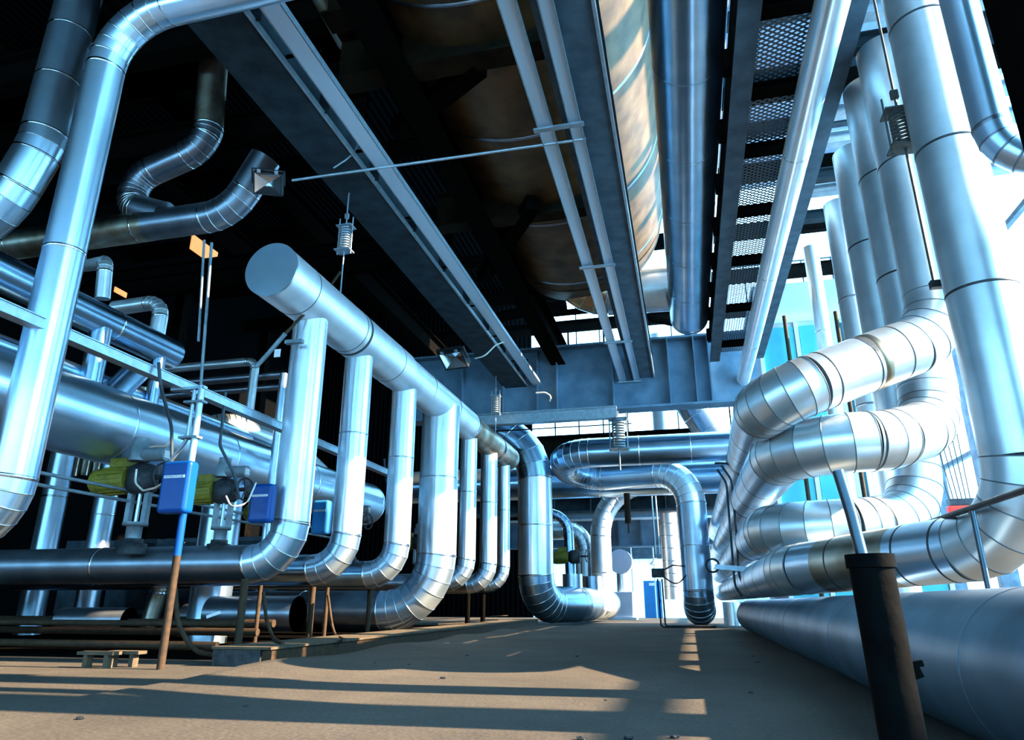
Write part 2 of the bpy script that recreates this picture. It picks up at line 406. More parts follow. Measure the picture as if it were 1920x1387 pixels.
# back wall: white lower part left of the kiosk made translucent to glow, dark strip, glazed top
bm = BM()
box(bm, (XL, YB, 0), (-11.5, YB+.3, ZR))
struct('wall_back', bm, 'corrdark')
bm = BM(); box(bm, (-11.5, YB, 0), (3.2, YB+.3, 4.1)); struct('wall_back_lower', bm, 'wallglow')
bm = BM(); box(bm, (-11.5, YB, 4.1), (4, YB+.3, 13.4)); struct('wall_back_upper', bm, 'beamlt')
bm = BM(); box(bm, (3.2, YB, 0), (XR, YB+.3, 1.9)); box(bm, (4, YB, 6.4), (XR, YB+.3, 9.)); struct('wall_back_right', bm, 'corrt')
# glazing bars of the back wall
wn = 0
def window(x0, x1, z0, z1, nx, nz, y=YB):
    global wn; wn += 1
    bm = BM()
    for i in range(nx+1):
        x = x0+(x1-x0)*i/nx; box(bm, (x-.05, y, z0), (x+.05, y+.12, z1))
    for j in range(nz+1):
        z = z0+(z1-z0)*j/nz; box(bm, (x0, y+.002, z-.05), (x1, y+.118, z+.05))
    w = struct('window_%d' % wn, bm, 'beam')
    bm = BM(); box(bm, (x0, y+.05, z0), (x1, y+.06, z1)); link('window_pane', bm, 'glass', w)
window(-11.5, 4, 13.4, ZR, 8, 4)
window(4, XR, 9., ZR, 5, 5)
window(3.2, XR, 1.9, 6.4, 7, 2)
# right side wall: tall daylight openings between heavy columns
cols = [(-11.4, .8), (-6, .8), (-.6, .8), (7.6, .9), (14.2, 1.1), (20.5, .9), (27, .9), (33.5, .9), (40, .5), (47, .5), (53.4, .9)]
bm = BM()
box(bm, (XR, YF, 0), (XR+.4, YB, .9)); box(bm, (XR, YF, 25.5), (XR+.4, YB, ZR))
struct('wall_right', bm, 'beamlt')
for k, (y, w) in enumerate(cols):
    o = struct('trim_%d' % (k+1), box(BM(), (XR-.3, y-w/2, 0), (XR+.5, y+w/2, ZR)), 'beamlt')
for z in (8.6, 17.2):
    wn += 1
    struct('trim_%d' % (len(cols)+wn), box(BM(), (XR+.05, YF, z-.12), (XR+.3, YB, z+.12)), 'beamlt')

# ================================================================== GIRDERS AND BEAMS
zb = 11.0
def W11(x, y): return W(x, y, Z=zb)
# wide gantry beam over the header
t = empty('gantry_beam', (-7.4, 18, zb), 'wide dark grey crane beam running overhead from upper left above the silver header', 'beam')
bm = BM(); box(bm, (-8.12, 3, zb), (-6.95, 32.2, zb+.05)); box(bm, (-8.12, 3, zb+1.0), (-6.95, 32.2, zb+1.05)); link('flange', bm, 'beam', t)
link('web', box(BM(), (-7.1, 3, zb+.05), (-7.05, 32.2, zb+1.)), 'beam', t)
bm = BM(); box(bm, (-6.95, 3, zb-.02), (-6.90, 32.2, zb+.10)); link('edge_strip', bm, 'galv', t)
for y in [6+2.6*i for i in range(10)]:
    link('stiffener', box(BM(), (-7.05, y, zb+.05), (-6.80, y+.03, zb+1.)), 'beam', t)
t = empty('cable_tray', (-6.35, 18, zb), 'perforated galvanised cable tray catching light beside the wide dark crane beam', 'cable tray')
bm = BM(); box(bm, (-6.62, 3, zb-.02), (-6.22, 31.8, zb-.005)); link('tray_base', bm, 'perf', t)
for x in (-6.62, -6.22): link('side_rail', box(BM(), (x-.012, 3, zb-.02), (x+.012, 31.8, zb+.12)), 'galv', t)
for y in [6.5+3.1*i for i in range(8)]: link('bracket', box(BM(), (-6.9, y, zb+.12), (-6.15, y+.06, zb+.17)), 'black', t)
# centre beam
t = empty('crane_beam', (-1.7, 18, zb), 'broad blue-grey steel beam running down the middle of the ceiling to the cross girder', 'beam')
bm = BM(); box(bm, (-1.95, 3, zb), (-.86, 31.6, zb+.05)); link('flange', bm, 'beamlt', t)
link('web', box(BM(), (-1.45, 3, zb+.05), (-1.40, 31.6, zb+1.1)), 'beam', t)
bm = BM(); box(bm, (-1.95, 3, zb+1.1), (-.86, 31.6, zb+1.15)); link('upper_flange', bm, 'beam', t)
bm = BM(); box(bm, (-.90, 3, zb-.05), (-.84, 31.6, zb+.18)); link('edge_strip', bm, 'galv', t)
t = empty('cable_ladder', (-2.1, 20, zb-.2), 'twin-rail galvanised cable ladder hung under the blue-grey middle beam', 'cable tray')
zt = zb-.12
bm = BM(); box(bm, (-2.46, 3, zt-.012), (-2.16, 33.6, zt)); link('tray_base', bm, 'perf', t)
bm = BM(); box(bm, (-1.78, 3, zt-.012), (-1.54, 33.6, zt)); link('tray_base', bm, 'perf', t)
for x in (-2.46, -2.16, -1.78, -1.54): link('side_rail', box(BM(), (x-.014, 3, zt-.05), (x+.014, 33.6, zt+.06)), 'galv', t)
for p in ((1045, 235), (1125, 497), (1160, 640), (1175, 715), (1185, 752)):
    y = W(p[0], p[1], Z=zt-.08).y; link('rung', box(BM(), (-2.56, y, zt-.11), (-1.46, y+.12, zt-.06)), 'galv', t)
# right girder with the mesh walkway
t = empty('walkway_girder', (1.8, 18, zb), 'slim grey girder left of the mesh walkway, rusty toward its far end', 'beam')
link('flange', box(BM(), (1.60, 3, zb), (2.02, 30, zb+.05)), 'beamlt', t); link('web', box(BM(), (1.78, 3, zb+.05), (1.83, 30, zb+.9)), 'beam', t)
link('upper_flange', box(BM(), (1.60, 3, zb+.9), (2.02, 30, zb+.95)), 'beam', t)
for y in [7.5+2.2*i for i in range(10)]: link('clamp', box(BM(), (1.44, y, zb+.1), (1.60, y+.3, zb+.55)), 'black', t)
t = empty('walkway_girder', (3.7, 18, zb), 'pale grey girder right of the mesh walkway behind the long thin pipe', 'beam')
link('flange', box(BM(), (3.50, 3, zb), (3.84, 30, zb+.05)), 'beamlt', t); link('web', box(BM(), (3.64, 3, zb+.05), (3.68, 30, zb+.9)), 'beam', t)
link('upper_flange', box(BM(), (3.50, 3, zb+.9), (3.84, 30, zb+.95)), 'beam', t)
o = link('mesh_walkway', box(BM(), (2.02, 4, zb+.34), (3.5, 29.8, zb+.345)), 'mesh', loc=(2.7, 17, zb+.34)); tag(o, 'expanded metal walkway seen from below with daylight through its holes', 'walkway')
wk = [9.0, 10.7, 12.9, 15.0, 17.8, 20.8, 24.6, 28.4]
for i, y in enumerate(wk):
    o = ibeam('walkway_crossbar', 'black crossbar under the mesh walkway', (2.02, y, zb+.1), (3.5, y, zb+.1), .3, .22, 'black', .03, .03, 'crossbar', 'black crossbars under the mesh walkway')
nm = ['nearest', 'second', 'third', 'fourth', 'fifth', 'sixth', 'seventh', 'farthest']
for i, (px, py, h) in enumerate(((1640, 30, .3), (1620, 95, .35), (1600, 215, .25), (1595, 268, .3), (1570, 335, .3), (1560, 362, .25), (1548, 412, .3))):
    y = W(px, py, Z=zb+.1).y
    o = ibeam('channel_crossbar', '%s of the galvanised crossbars reaching from the walkway girder to the white risers' % (nm[i] if i < 6 else 'farthest'), (3.84, y, zb+.1), (8.5, y, zb+.1), .26, h, 'galv' if i in (0, 2, 3, 5) else 'beam', .03, .06, 'crossbar', 'crossbars beside the white risers')
# plate girder across the hall
yg = 31.7
t = empty('plate_girder', (-3, yg, 9.5), 'deep blue-grey plate girder crossing the hall above the looped pipe', 'girder')
link('web', box(BM(), (-13, yg, 9.6), (3.75, yg+.06, 12.75)), 'girder', t)
link('lower_flange', box(BM(), (-13, yg-.45, 9.5), (3.75, yg+.5, 9.6)), 'girder', t)
link('upper_flange', box(BM(), (-13, yg-.45, 12.75), (3.75, yg+.5, 12.85)), 'girder', t)
for x in (-10.2, -8.1, -6.4, -5.45, -2.78, -.2, .98, 1.62): link('stiffener', box(BM(), (x, yg-.42, 9.6), (x+.05, yg, 12.75)), 'girder', t)
t = empty('gallery_channel', (-6, 30.6, 9.1), 'galvanised channel slung just under the plate girder on its left half', 'beam')
link('channel', box(BM(), (-11, 30.7, 8.95), (-2.6, 30.76, 9.4)), 'galv', t); link('lip', box(BM(), (-11, 30.5, 9.4), (-2.6, 30.9, 9.45)), 'galv', t)
link('lip', box(BM(), (-11, 30.5, 8.9), (-2.6, 30.9, 8.95)), 'galv', t)
rod('hand_rail', 'thin dark rail running under the channel below the plate girder', 'rail', [(-10.6, 31.2, 8.75), (-2, 31.2, 8.75)], .03, 'black')
# far girder with square panels
t = empty('panel_girder', (-3, 46, 4.5), 'distant blue-grey girder of square panels above the bright doorway', 'girder')
link('web', box(BM(), (-12, 46.5, 4.5), (3.2, 46.56, 6.1)), 'girder', t); link('flange', box(BM(), (-12, 46.2, 4.4), (3.2, 46.8, 4.5)), 'girder', t); link('flange', box(BM(), (-12, 46.2, 6.1), (3.2, 46.8, 6.25)), 'white', t)
for x in [-11.5+1.45*i for i in range(10)]: link('stiffener', box(BM(), (x, 46.2, 4.5), (x+.08, 46.5, 6.1)), 'beamlt', t)
t = empty('mezzanine_beam', (-3, 42, 6), 'long dark beam with a pale underside crossing behind the looped pipe', 'beam')
link('web', box(BM(), (-13, 42, 6.2), (4, 42.1, 8.3)), 'beam', t); link('flange', box(BM(), (-13, 41.6, 6.05), (4, 42.5, 6.2)), 'beamlt', t)
for x in [-12+2.2*i for i in range(7)]: link('stiffener', box(BM(), (x, 41.7, 6.2), (x+.06, 42, 8.3)), 'beamlt', t)
t = empty('mezzanine_beam', (-3, 44, 9.2), 'pale concrete-edged beam below the bright roof windows, behind the gallery rail', 'beam')
link('web', box(BM(), (-12, 44, 9.4), (2, 44.4, 11.2)), 'rustbeam', t); link('flange', box(BM(), (-12, 43.7, 11.2), (2, 44.7, 11.35)), 'black', t)
link('flange', box(BM(), (-12, 43.7, 9.2), (2, 44.7, 9.4)), 'beamlt', t)
# dark roof structure above the beams
k = 0
for i, (px, py, z, w, h) in enumerate(((830, 128, 12.1, .55, 1.3), (960, 415, 12.1, .5, 1.2), (760, 15, 13.2, .6, 1.2), (560, 250, 15, .5, 1.), (260, 120, 16, .6, 1.1), (120, 200, 17, .6, 1.1), (430, 520, 15, .5, 1.), (240, 560, 14, .5, .9))):
    y = W(px, py, Z=z).y; x0, x1 = ((-6.9, -2.0) if i < 3 else (-31, -8.6))
    ibeam('roof_crossbeam', ['dark brown crossbeam overhead between the two broad beams, nearer the camera', 'rust brown crossbeam overhead between the two broad beams, further back', 'black crossbeam at the top of the photo left of the middle beam', 'black roof beam behind the floodlight', 'black roof beam behind the bent dark pipe', 'black roof beam behind the sprung pipe at the upper left', 'black roof beam left of the header end cap', 'black roof beam above the small high header'][i], (x0, y, z), (x1, y, z), w, h, 'rustbeam' if i < 3 else 'black', .06, .05)
for i, (a, b) in enumerate((((900, 120), (745, 245)), ((1000, 380), (905, 520)))):
    o = BM(); p, q = W(*a, Z=12.3), W(*b, Z=12.3); bar(o, p, q, .42, .45); o = link('diagonal_brace', o, 'black', loc=(p+q)/2); tag(o, ['black diagonal brace overhead, the one nearer the camera', 'black diagonal brace overhead, the one further back'][i], 'brace', 'diagonal braces between the broad beams')
ibeam('roof_crossbeam', 'black longitudinal beam just right of the lit cable tray', (-5.4, 3, 12.0), (-5.4, 33, 12.0), .7, 1.3, 'black', .06, .05)
for i, x in enumerate((-12.5, -17, -22)):
    ibeam('roof_crossbeam', ['black longitudinal roof beam above the big tank', 'black longitudinal roof beam above the sprung pipe', 'black longitudinal roof beam nearest the left wall'][i], (x, -5, 18.+i*.1), (x, 50, 18.+i*.1), .7, 1.4, 'black', .06, .05)
for i in range(9):
    y = 2+6*i
    ibeam('roof_truss', ['nearest', 'second', 'third', 'fourth', 'fifth', 'sixth', 'seventh', 'eighth', 'farthest'][i]+' of the black roof trusses spanning the hall', (XL, y, 21), (XR, y, 21), .4, .9, 'black', .05, .05, 'truss', 'black roof trusses')

# ================================================================== HEADER AND DROP PIPES
hx, hz = -8., 7.62
hd = empty('header_pipe', (hx, 20, hz-.6), 'thick silver header pipe sloping away overhead from its round end cap', 'pipe')
bm = BM(); tube(bm, [(hx, 11.6+k*3, hz) for k in range(3)]+[(hx, 18.4, hz)], .6, 56); link('straight_section', bm, 'header', hd)
bm = BM(); tube(bm, [(hx, 18.4+k*3, hz-.02) for k in range(3)]+[(hx, 25.4, hz-.02)], .575, 56); link('straight_section', bm, 'header', hd)
bm = BM(); tube(bm, [(hx, 25.4, hz-.04), (hx, 29, hz-.04), (hx, 32.1, hz-.04)], .555, 56); link('straight_section', bm, 'stain', hd)  # gold of the sun on this far end is put into the cladding colour
bm = BM(); tube(bm, [(hx, 11.56, hz), (hx, 11.6, hz)], .605, 56); link('end_cap', bm, 'tank', hd)
bm = BM(); tube(bm, [(hx, 32.1, hz-.04), (hx, 32.3, hz-.04), (hx, 32.42, hz-.04), (hx, 32.5, hz-.04)], .5, 40, True, [.555, .5, .35, .1]); link('end_cap', bm, 'stain', hd)
for y in (12.6, 15.05, 17.6, 20.3, 22.9): band((hx, y, hz), (0, 1, 0), .6 if y < 18 else .58, 'tarn', hd, .025, 1.012, 56)
band((hx, 15.3, hz), (0, 1, 0), .6, 'banddark', hd, .1, 1.012, 56); band((hx, 25.3, hz), (0, 1, 0), .575, 'banddark', hd, .07, 1.02, 56); band((hx, 29.5, hz-.04), (0, 1, 0), .555, 'banddark', hd, .3, 1.01)
drops = [(13.32, .385, 1.78, 'nearest of the vertical pipes dropping from the silver header, beside the end cap'),
         (15.85, .36, 1.76, 'second vertical pipe dropping from the silver header'),
         (19.0, .375, 1.76, 'third vertical pipe dropping from the silver header, before the fat one'),
         (22.35, .65, .74, 'fattest vertical pipe under the header, its segmented elbow resting near the floor'),
         (25.7, .33, 1.72, 'fifth vertical pipe under the header, just beyond the fat one'),
         (28.7, .36, 1.72, 'sixth vertical pipe under the header, with a joint below the header'),
         (31.3, .28, 1.72, 'farthest and thinnest vertical pipe under the header')]
for i, (y, r, z, lab) in enumerate(drops):
    rad = .82 if i != 3 else 1.75
    xe = -31 if i == 0 else (-21 if i in (1, 2) else (-15.5 if i == 3 else -17))
    mt = 'alu'
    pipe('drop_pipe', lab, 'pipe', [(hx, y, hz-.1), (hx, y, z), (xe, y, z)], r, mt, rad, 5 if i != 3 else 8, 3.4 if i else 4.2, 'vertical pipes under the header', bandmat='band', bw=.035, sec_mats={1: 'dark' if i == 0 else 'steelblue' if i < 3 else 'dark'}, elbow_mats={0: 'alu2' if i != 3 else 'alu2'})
rod('lagged_pipe', 'lumpy black lagged pipe crossing just above the plate girder', 'pipe', [W(985, 592, Y=33), W(1010, 584, Y=33), W(1040, 588, Y=33), W(1140, 578, Y=33), W(1262, 606, Y=33)], .17, 'black', seg=12)
rod('lagged_pipe', 'thick black lagged pipe arching behind the duct end toward the bright roof windows', 'pipe', [W(905, 620, Y=34), W(945, 592, Y=34), W(1000, 582, Y=34), W(1062, 572, Y=34)], .3, 'black', seg=12)
for k_, x_ in enumerate((1043, 1064, 1130)):
    p_ = W(x_, 590, Y=33.1); rod('stanchion', ['left', 'middle', 'right'][k_]+' of the thin black uprights above the plate girder', 'post', [(p_.x, 33.1, 12.86), (p_.x, 33.1, 14.2)], .05, 'black')
# spring hangers
def spring_hanger(label, top, z_spring, z_bot, r=.11, hgt=.6, mat='galv', n=9, rr=.02):
    x, y = top[0], top[1]
    t = empty('spring_hanger', (x, y, z_bot), label, 'hanger', 'spring hangers')
    rpart('hanger_rod', [(x, y, top[2]), (x, y, z_spring+hgt+.1)], rr, mat, t)
    rpart('hanger_rod', [(x, y, z_spring-.02), (x, y, z_bot)], rr, mat, t)
    pts = [(x+r*math.cos(a*.5), y+r*math.sin(a*.5), z_spring+hgt*(a/(n*4*PI))) for a in [k*.7 for k in range(int(n*4*PI/.7))]]
    rpart('coil_spring', pts, r*.17, mat, t, 6)
    for z in (z_spring-.03, z_spring+hgt+.02): link('plate', box(BM(), (x-r*1.7, y-r*1.3, z), (x+r*1.7, y+r*1.3, z+.03)), mat, t)
    for s in (-1, 1): rpart('side_rod', [(x+s*r*1.5, y, z_spring-.1), (x+s*r*1.5, y, z_spring+hgt+.3)], rr*.8, mat, t)
    link('clevis', box(BM(), (x-.05, y-.03, z_spring+hgt+.28), (x+.05, y+.03, z_spring+hgt+.42)), mat, t)
    return t
spring_hanger('spring hanger above the header end, hung from the wide dark crane beam', (-7.75, 14.1, zb), 9.35, 8.1, .12, .62)
spring_hanger('small spring hanger near the far end of the header, under the crane beam', (-8., 29.7, zb), 9.2, 8.15, .13, .8)
spring_hanger('spring hanger over the upper left pipe beside the front standpipe', (-15.7, 12.6, 17.5), 15.1, 13.0, .2, .75, rr=.035)
p = W(1697, 275, Y=9.5); q = W(1758, 532, Y=9.5)
t = spring_hanger('dark spring hanger with a long rod and arm among the white risers on the right', (p.x, p.y, zb+.1), p.z, q.z, .12, .55, 'castdark', rr=.018)
bm = BM(); box(bm, (p.x-.05, p.y-.05, q.z-.06), (p.x+.45, p.y+.05, q.z+.04)); link('pipe_arm', bm, 'iron', t)
spring_hanger('tall spring hanger holding the horizontal looped pipe', (-2.6, 31.0, 9.3), 7.55, 6.6, .26, 1.35, 'castgrey', 11, .04)
# strap over the header and its cluttered bracket
t = empty('header_strap', (-8.75, 13.0, 6.3), 'tan strap slung round the header beside the nearest drop pipe', 'strap')
rpart('strap', [(-7.75, 14.0, 8.7), W(610, 548, Y=12.9), W(535, 625, Y=12.6)], .035, 'rust', t, 6)
rpart('hook', [W(535, 625, Y=12.6), W(505, 660, Y=12.6), W(480, 688, Y=12.6)], .05, 'castgrey', t, 8)
p = W(520, 662, Y=12.6); link('tag_plate', box(BM(), p-V((.07, .01, .09)), p+V((.07, .01, .09))), 'label', t)
p = W(552, 640, Y=12.6); o = link('bracket', box(BM(), (p.x-.2, p.y-.06, p.z-.05), (p.x+.2, p.y+.06, p.z+.03)), 'castgrey', t)

# ================================================================== BIG TANK AND LEFT PIPES
tx, tz, tr = -12.5, 4.80, .83
t = empty('horizontal_tank', (tx, 16, tz-tr), 'huge pale blue metal tank pipe lying lengthwise behind the drop pipes', 'tank')
for a, b in ((1., 8), (8, 12.7), (12.7, 16.5), (16.5, 21), (21, 26.2)):
    bm = BM(); tube(bm, [(tx, a, tz), ((tx), (a+b)/2, tz), (tx, b, tz)], tr, 64); link('shell_section', bm, 'tank', t)
    band((tx, b, tz), (0, 1, 0), tr, 'tank', t, .05, 1.01, 64)
bm = BM(); tube(bm, [(tx, 26.2, tz), (tx, 26.4, tz), (tx, 26.6, tz), (tx, 26.75, tz), (tx, 26.8, tz)], tr, 48, True, [tr, tr*.97, tr*.8, tr*.45, .05]); link('end_cap', bm, 'tank', t)
for i, (x, y, r, z1, lab) in enumerate(((-12.3, 16.9, .52, 4.1, 'squat silver drum standing under the tank behind the second blue box'),
                                      (-21.2, 19.9, .40, 9, 'silver standpipe at the lower left edge passing behind the low horizontal pipe'),
                                      (-20.3, 21.2, .38, 8, 'slimmer silver standpipe just right of the lower left one'))):
    pipe('standpipe', lab, 'pipe', [(x, y, 0), (x, y, z1)], r, 'alu2', every=2.3)
t2 = pipe('high_header', 'smaller dull steel header above the tank at left', 'pipe', [(-13., -2, 7.31), (-13., 14.9, 7.31)], .39, 'steelblue', every=2.2)
pipe('branch_pipe', 'pale vertical branch pipe with a cap rising from the small high header', 'pipe', [W(192, 560, X=-13.1), W(198, 492, X=-13.1), W(150, 500, Y=16)], .17, 'alu_dull', .3, 5, 0)
pipe('branch_pipe', 'pale bent branch pipe curving down onto the end of the high header', 'pipe', [W(215, 578, Y=14.3), W(305, 565, Y=14.3), (W(305, 565, Y=14.3).x, 14.3, 7.2)], .2, 'alu_dull', .42, 5, 0)
rod('crossover_pipe', 'dark glossy pipe running lengthwise between the tank and the high header', 'pipe', [(-13.2, 1, 5.95), (-13.2, 22.5, 5.95)], .22, 'steelblue', seg=24)
for i, (a, b, r) in enumerate((((178, 640), (165, 740), .24), ((290, 690), (283, 760), .17))):
    p = W(*b, X=-12.9); rod('saddle_pipe', ['short thick vertical pipe standing on top of the tank', 'short thin vertical pipe between tank and header, near the channel end'][i], 'pipe', [(p.x, p.y, p.z-.6), (p.x, p.y, p.z+1.6)], r, 'steelblue', seg=24)
p = W(180, 770, X=-12.9); q = W(262, 690, X=-12.9); pipe('saddle_pipe', 'slanting thick pipe leaning from the tank up to the high header', 'pipe', [p, q], .3, 'steelblue', every=0)
pipe('loop_pipe', 'ribbed bronze-grey elbow humped over the tank beyond the channel', 'pipe', [(-14.8, 17.8, 5.6), (-13.6, 18.3, 6.3), (-12.6, 20.5, 5.9), (-12.4, 22.4, 5.2)], .4, 'alu_dull', .9, 12, 0)
for i, (a, b, r) in enumerate((((330, 690), (480, 672), .15), ((370, 715), (540, 700), .15), ((390, 735), (530, 722), .13))):
    y = 20+.6*i; p = W(*a, Y=y); z = p.z; q = W(*b, Y=y)
    pts = [(p.x-2, y, z), (q.x, y, z)]
    if i == 0: pts.append((q.x, y, z-1.9))
    pipe('service_pipe', ['grey service pipe that elbows down left of the nearest drop pipe', 'middle grey service pipe behind the nearest drop pipe', 'lowest grey service pipe behind the nearest drop pipe'][i], 'pipe', pts, r, 'alu_dull' if i == 0 else 'dark', .3, 5, 0, 'service pipes behind the drops')
# vertical thin pipe behind drop 1
pipe('service_pipe', 'thin pale vertical pipe showing between the first two drop pipes', 'pipe', [(-11.3, 17.6, 2.2), (-11.3, 17.6, 7.5)], .12, 'alu2', every=0)
# long galvanised channel on posts
t = empty('cable_channel', (-8.78, 14, 4.7), 'long galvanised channel on a post running in front of the tank', 'cable tray')
link('channel_web', box(BM(), (-8.70, 1, 4.72), (-8.68, 21.5, 4.86)), 'galv', t); link('channel_lip', box(BM(), (-8.86, 1, 4.86), (-8.66, 21.5, 4.875)), 'galv', t); link('channel_lip', box(BM(), (-8.86, 1, 4.705), (-8.66, 21.5, 4.72)), 'galv', t)
for y in [7.5+.9*k for k in range(14)]: link('slot', box(BM(), (-8.80, y, 4.874), (-8.74, y+.22, 4.878)), 'black', t)
px0, py0 = -8.28, 10.35
t = empty('support_post', (px0, py0, 0), 'rusty and blue standing post carrying the blue box and the channel', 'post')
bm = BM(); tube(bm, [(px0, py0, 0), (px0, py0, 1.75)], .062, 16); link('lower_post', bm, 'rust', t)
bm = BM(); tube(bm, [(px0, py0, 1.75), (px0, py0, 2.5)], .062, 16); link('painted_section', bm, 'blue', t)
bm = BM(); tube(bm, [(px0, py0, 2.5), (px0, py0, 4.72)], .06, 16); link('upper_post', bm, 'galv', t)
rpart('conduit', [(px0-.16, py0+.02, 4.72), (px0-.16, py0+.02, 3.75), (px0-.5, py0+.1, 3.4)], .035, 'galv', t, 8, .2)
for z in (3.75, 4.4): link('clamp', box(BM(), (px0-.28, py0-.08, z), (px0+.1, py0+.08, z+.04)), 'castgrey', t)
link('bracket', box(BM(), (-8.9, py0-.05, 4.66), (-8.2, py0+.05, 4.71)), 'galv', t)
# blue junction boxes
def junction_box(c, w, d, h, mat, label, txt=True):
    t = empty('junction_box', (c[0], c[1], c[2]-h/2), label, 'electrical box', 'blue electrical boxes on the left')
    bm = BM(); box(bm, (c[0]-w/2, c[1]-d/2, c[2]-h/2), (c[0]+w/2, c[1]+d/2, c[2]+h/2)); bevel(link('housing', bm, mat, t), .07, 5)
    bm = BM(); y = c[1]-d/2-.004; box(bm, (c[0]-w*.36, y, c[2]+h*.16), (c[0]+w*.36, y+.003, c[2]+h*.215)); lb = link('name_plate', bm, 'label', t)
    bm = BM(); x = c[0]-w*.32; rr = random.Random(3)
    while x < c[0]+w*.3:
        ww = rr.uniform(.012, .03); hh = h*.035
        z0 = c[2]+h*.17
        box(bm, (x, y-.002, z0), (x+.007, y, z0+hh)); 
        if rr.random() < .6: box(bm, (x, y-.002, z0+hh*.8), (x+ww, y, z0+hh))
        if rr.random() < .6: box(bm, (x, y-.002, z0), (x+ww, y, z0+hh*.2))
        if rr.random() < .4: box(bm, (x+ww-.007, y-.002, z0), (x+ww, y, z0+hh))
        x += ww+.014
    link('lettering', bm, 'ink', lb)
    return t
junction_box((px0-.02, py0-.2, 2.86), .56, .26, .88, 'blue', 'bright blue rounded electrical box on the post, nearest of the blue boxes')
junction_box((-8.35, 12.75, 2.93), .5, .26, .78, 'blue', 'dark blue electrical box half hidden by the nearest drop pipe')
junction_box((-9.1, 16.6, 3.1), .46, .3, .86, 'bluelt', 'light blue electrical box between the first two drop pipes')
# electric valve actuators
def ring_pts(c, r, axis, n=24, full=True):
    s, u = frame_of(V(axis)); return [V(c)+(s*math.cos(2*PI*k/n)+u*math.sin(2*PI*k/n))*r for k in range(n+1)]
def handwheel(c, r, axis, parent, mat='iron'):
    bm = BM(); tube(bm, ring_pts(c, r, axis), r*.08, 8, False); s, u = frame_of(V(axis))
    for k in range(5):
        a = 2*PI*k/5; tube(bm, [V(c), V(c)+(s*math.cos(a)+u*math.sin(a))*r], r*.05, 6)
    tube(bm, [V(c)-V(axis).normalized()*r*.25, V(c)+V(axis).normalized()*r*.12], r*.16, 10)
    return link('handwheel', bm, mat, parent)
def actuator(o, label, sc=1., motor=-1, zbase=2.05, wheel=True, head=True):
    """o: stem position; zbase: top of the pipe it stands on"""
    x, y = o; t = empty('valve_actuator', (x, y, zbase), label, 'valve', 'motorised valves on the low pipes')
    z = zbase
    def A(name, pts, r, mat, seg=20, radii=None):
        bm = BM(); tube(bm, [(x+p[0]*sc, y+p[1]*sc, z+p[2]*sc) for p in pts], r*sc, seg, True, [q*sc for q in radii] if radii else None); return link(name, bm, mat, t)
    def B(name, a, b, mat): return link(name, box(BM(), (x+a[0]*sc, y+a[1]*sc, z+a[2]*sc), (x+b[0]*sc, y+b[1]*sc, z+b[2]*sc)), mat, t)
    A('valve_body', [(0, 0, -.1), (0, 0, .1), (0, 0, .12), (0, 0, .2)], .2, 'iron', 20, [.28, .28, .2, .2])
    A('bonnet', [(0, 0, .2), (0, 0, .45), (0, 0, .451), (0, 0, .52)], .15, 'castgrey', 20, [.15, .15, .24, .24])
    for s in (-1, 1): B('yoke', (s*.2-.05, -.06, .5), (s*.2+.05, .06, 1.12), 'castgrey')
    A('stem', [(0, 0, .5), (0, 0, 1.15)], .04, 'alu2')
    A('gearbox', [(0, 0, 1.1), (0, 0, 1.2), (0, 0, 1.62), (0, 0, 1.7)], .26, 'iron', 24, [.2, .3, .3, .18])
    m = motor
    mo = A('motor', [(m*.28, 0, 1.4), (m*.95, 0, 1.38)], .27, 'yellow', 30)
    bm = BM()
    for k in range(18):
        a = 2*PI*k/18; c, s_ = math.cos(a), math.sin(a)
        bar(bm, (x+m*.34*sc, y+c*.275*sc, z+(1.4+s_*.275)*sc), (x+m*.9*sc, y+c*.275*sc, z+(1.38+s_*.275)*sc), .014*sc, .05*sc, V((0, c, s_)))
    link('cooling_fin', bm, 'yellow', mo)
    A('motor_cap', [(m*.95, 0, 1.38), (m*1.1, 0, 1.375), (m*1.2, 0, 1.37), (m*1.24, 0, 1.37)], .27, 'yellow', 30, [.28, .27, .18, .04])
    B('terminal_box', (m*.35, -.14, 1.66), (m*.75, .14, 1.84), 'yellow')
    if wheel: handwheel(V((x-m*.62*sc, y-.1*sc, z+1.42*sc)), .27*sc, (1, -.25, 0), t)
    if wheel: A('wheel_shaft', [(-m*.28, -.02, 1.42), (-m*.62, -.1, 1.42)], .05, 'iron')
    if head:
        A('control_head', [(.05, -.25, 1.72), (.05, -.25, 2.0), (.05, -.25, 2.03), (.05, -.25, 2.2)], .2, 'castgrey', 24, [.2, .2, .15, .15])
        A('side_sensor', [(.2, -.27, 1.85), (.75, -.3, 1.83)], .14, 'castgrey', 20)
        B('sensor_label', (.752, -.38, 1.75), (.757, -.2, 1.9), 'label')
    return t
actuator((-11.35, 12.75), 'yellow ribbed motor valve left of the nearest blue box with grey control head', 1.05, -1, 2.08)
actuator((-9.65, 13.3), 'yellow motor valve with black handwheel right of the nearest blue box', .86, -1, 2.1)
actuator((-9.9, 15.9), 'motor valve behind the dark blue box', .8, -1, 2.08, False)
actuator((-9.4, 19.), 'small yellow valve between the second and third drop pipes', .8, -1, 2.1)
actuator((-9.9, 25.7), 'distant valve with handwheel between the third and fat drop pipes', .85, -1, 2.0)
actuator((-5.6, 36.5), 'distant yellow valve with a black handwheel by the bright doorway', 1.1, -1, 1.7, True, False)
for k_ in (0, 1):
    z_ = W(110, 893, X=-11.6).z-.22*k_; rod('guide_rail', ['upper', 'lower'][k_]+' of the two thin blue-grey rails running lengthwise under the tank', 'rail', [(-11.6, 3, z_), (-11.6, 24, z_)], .035, 'castgrey')
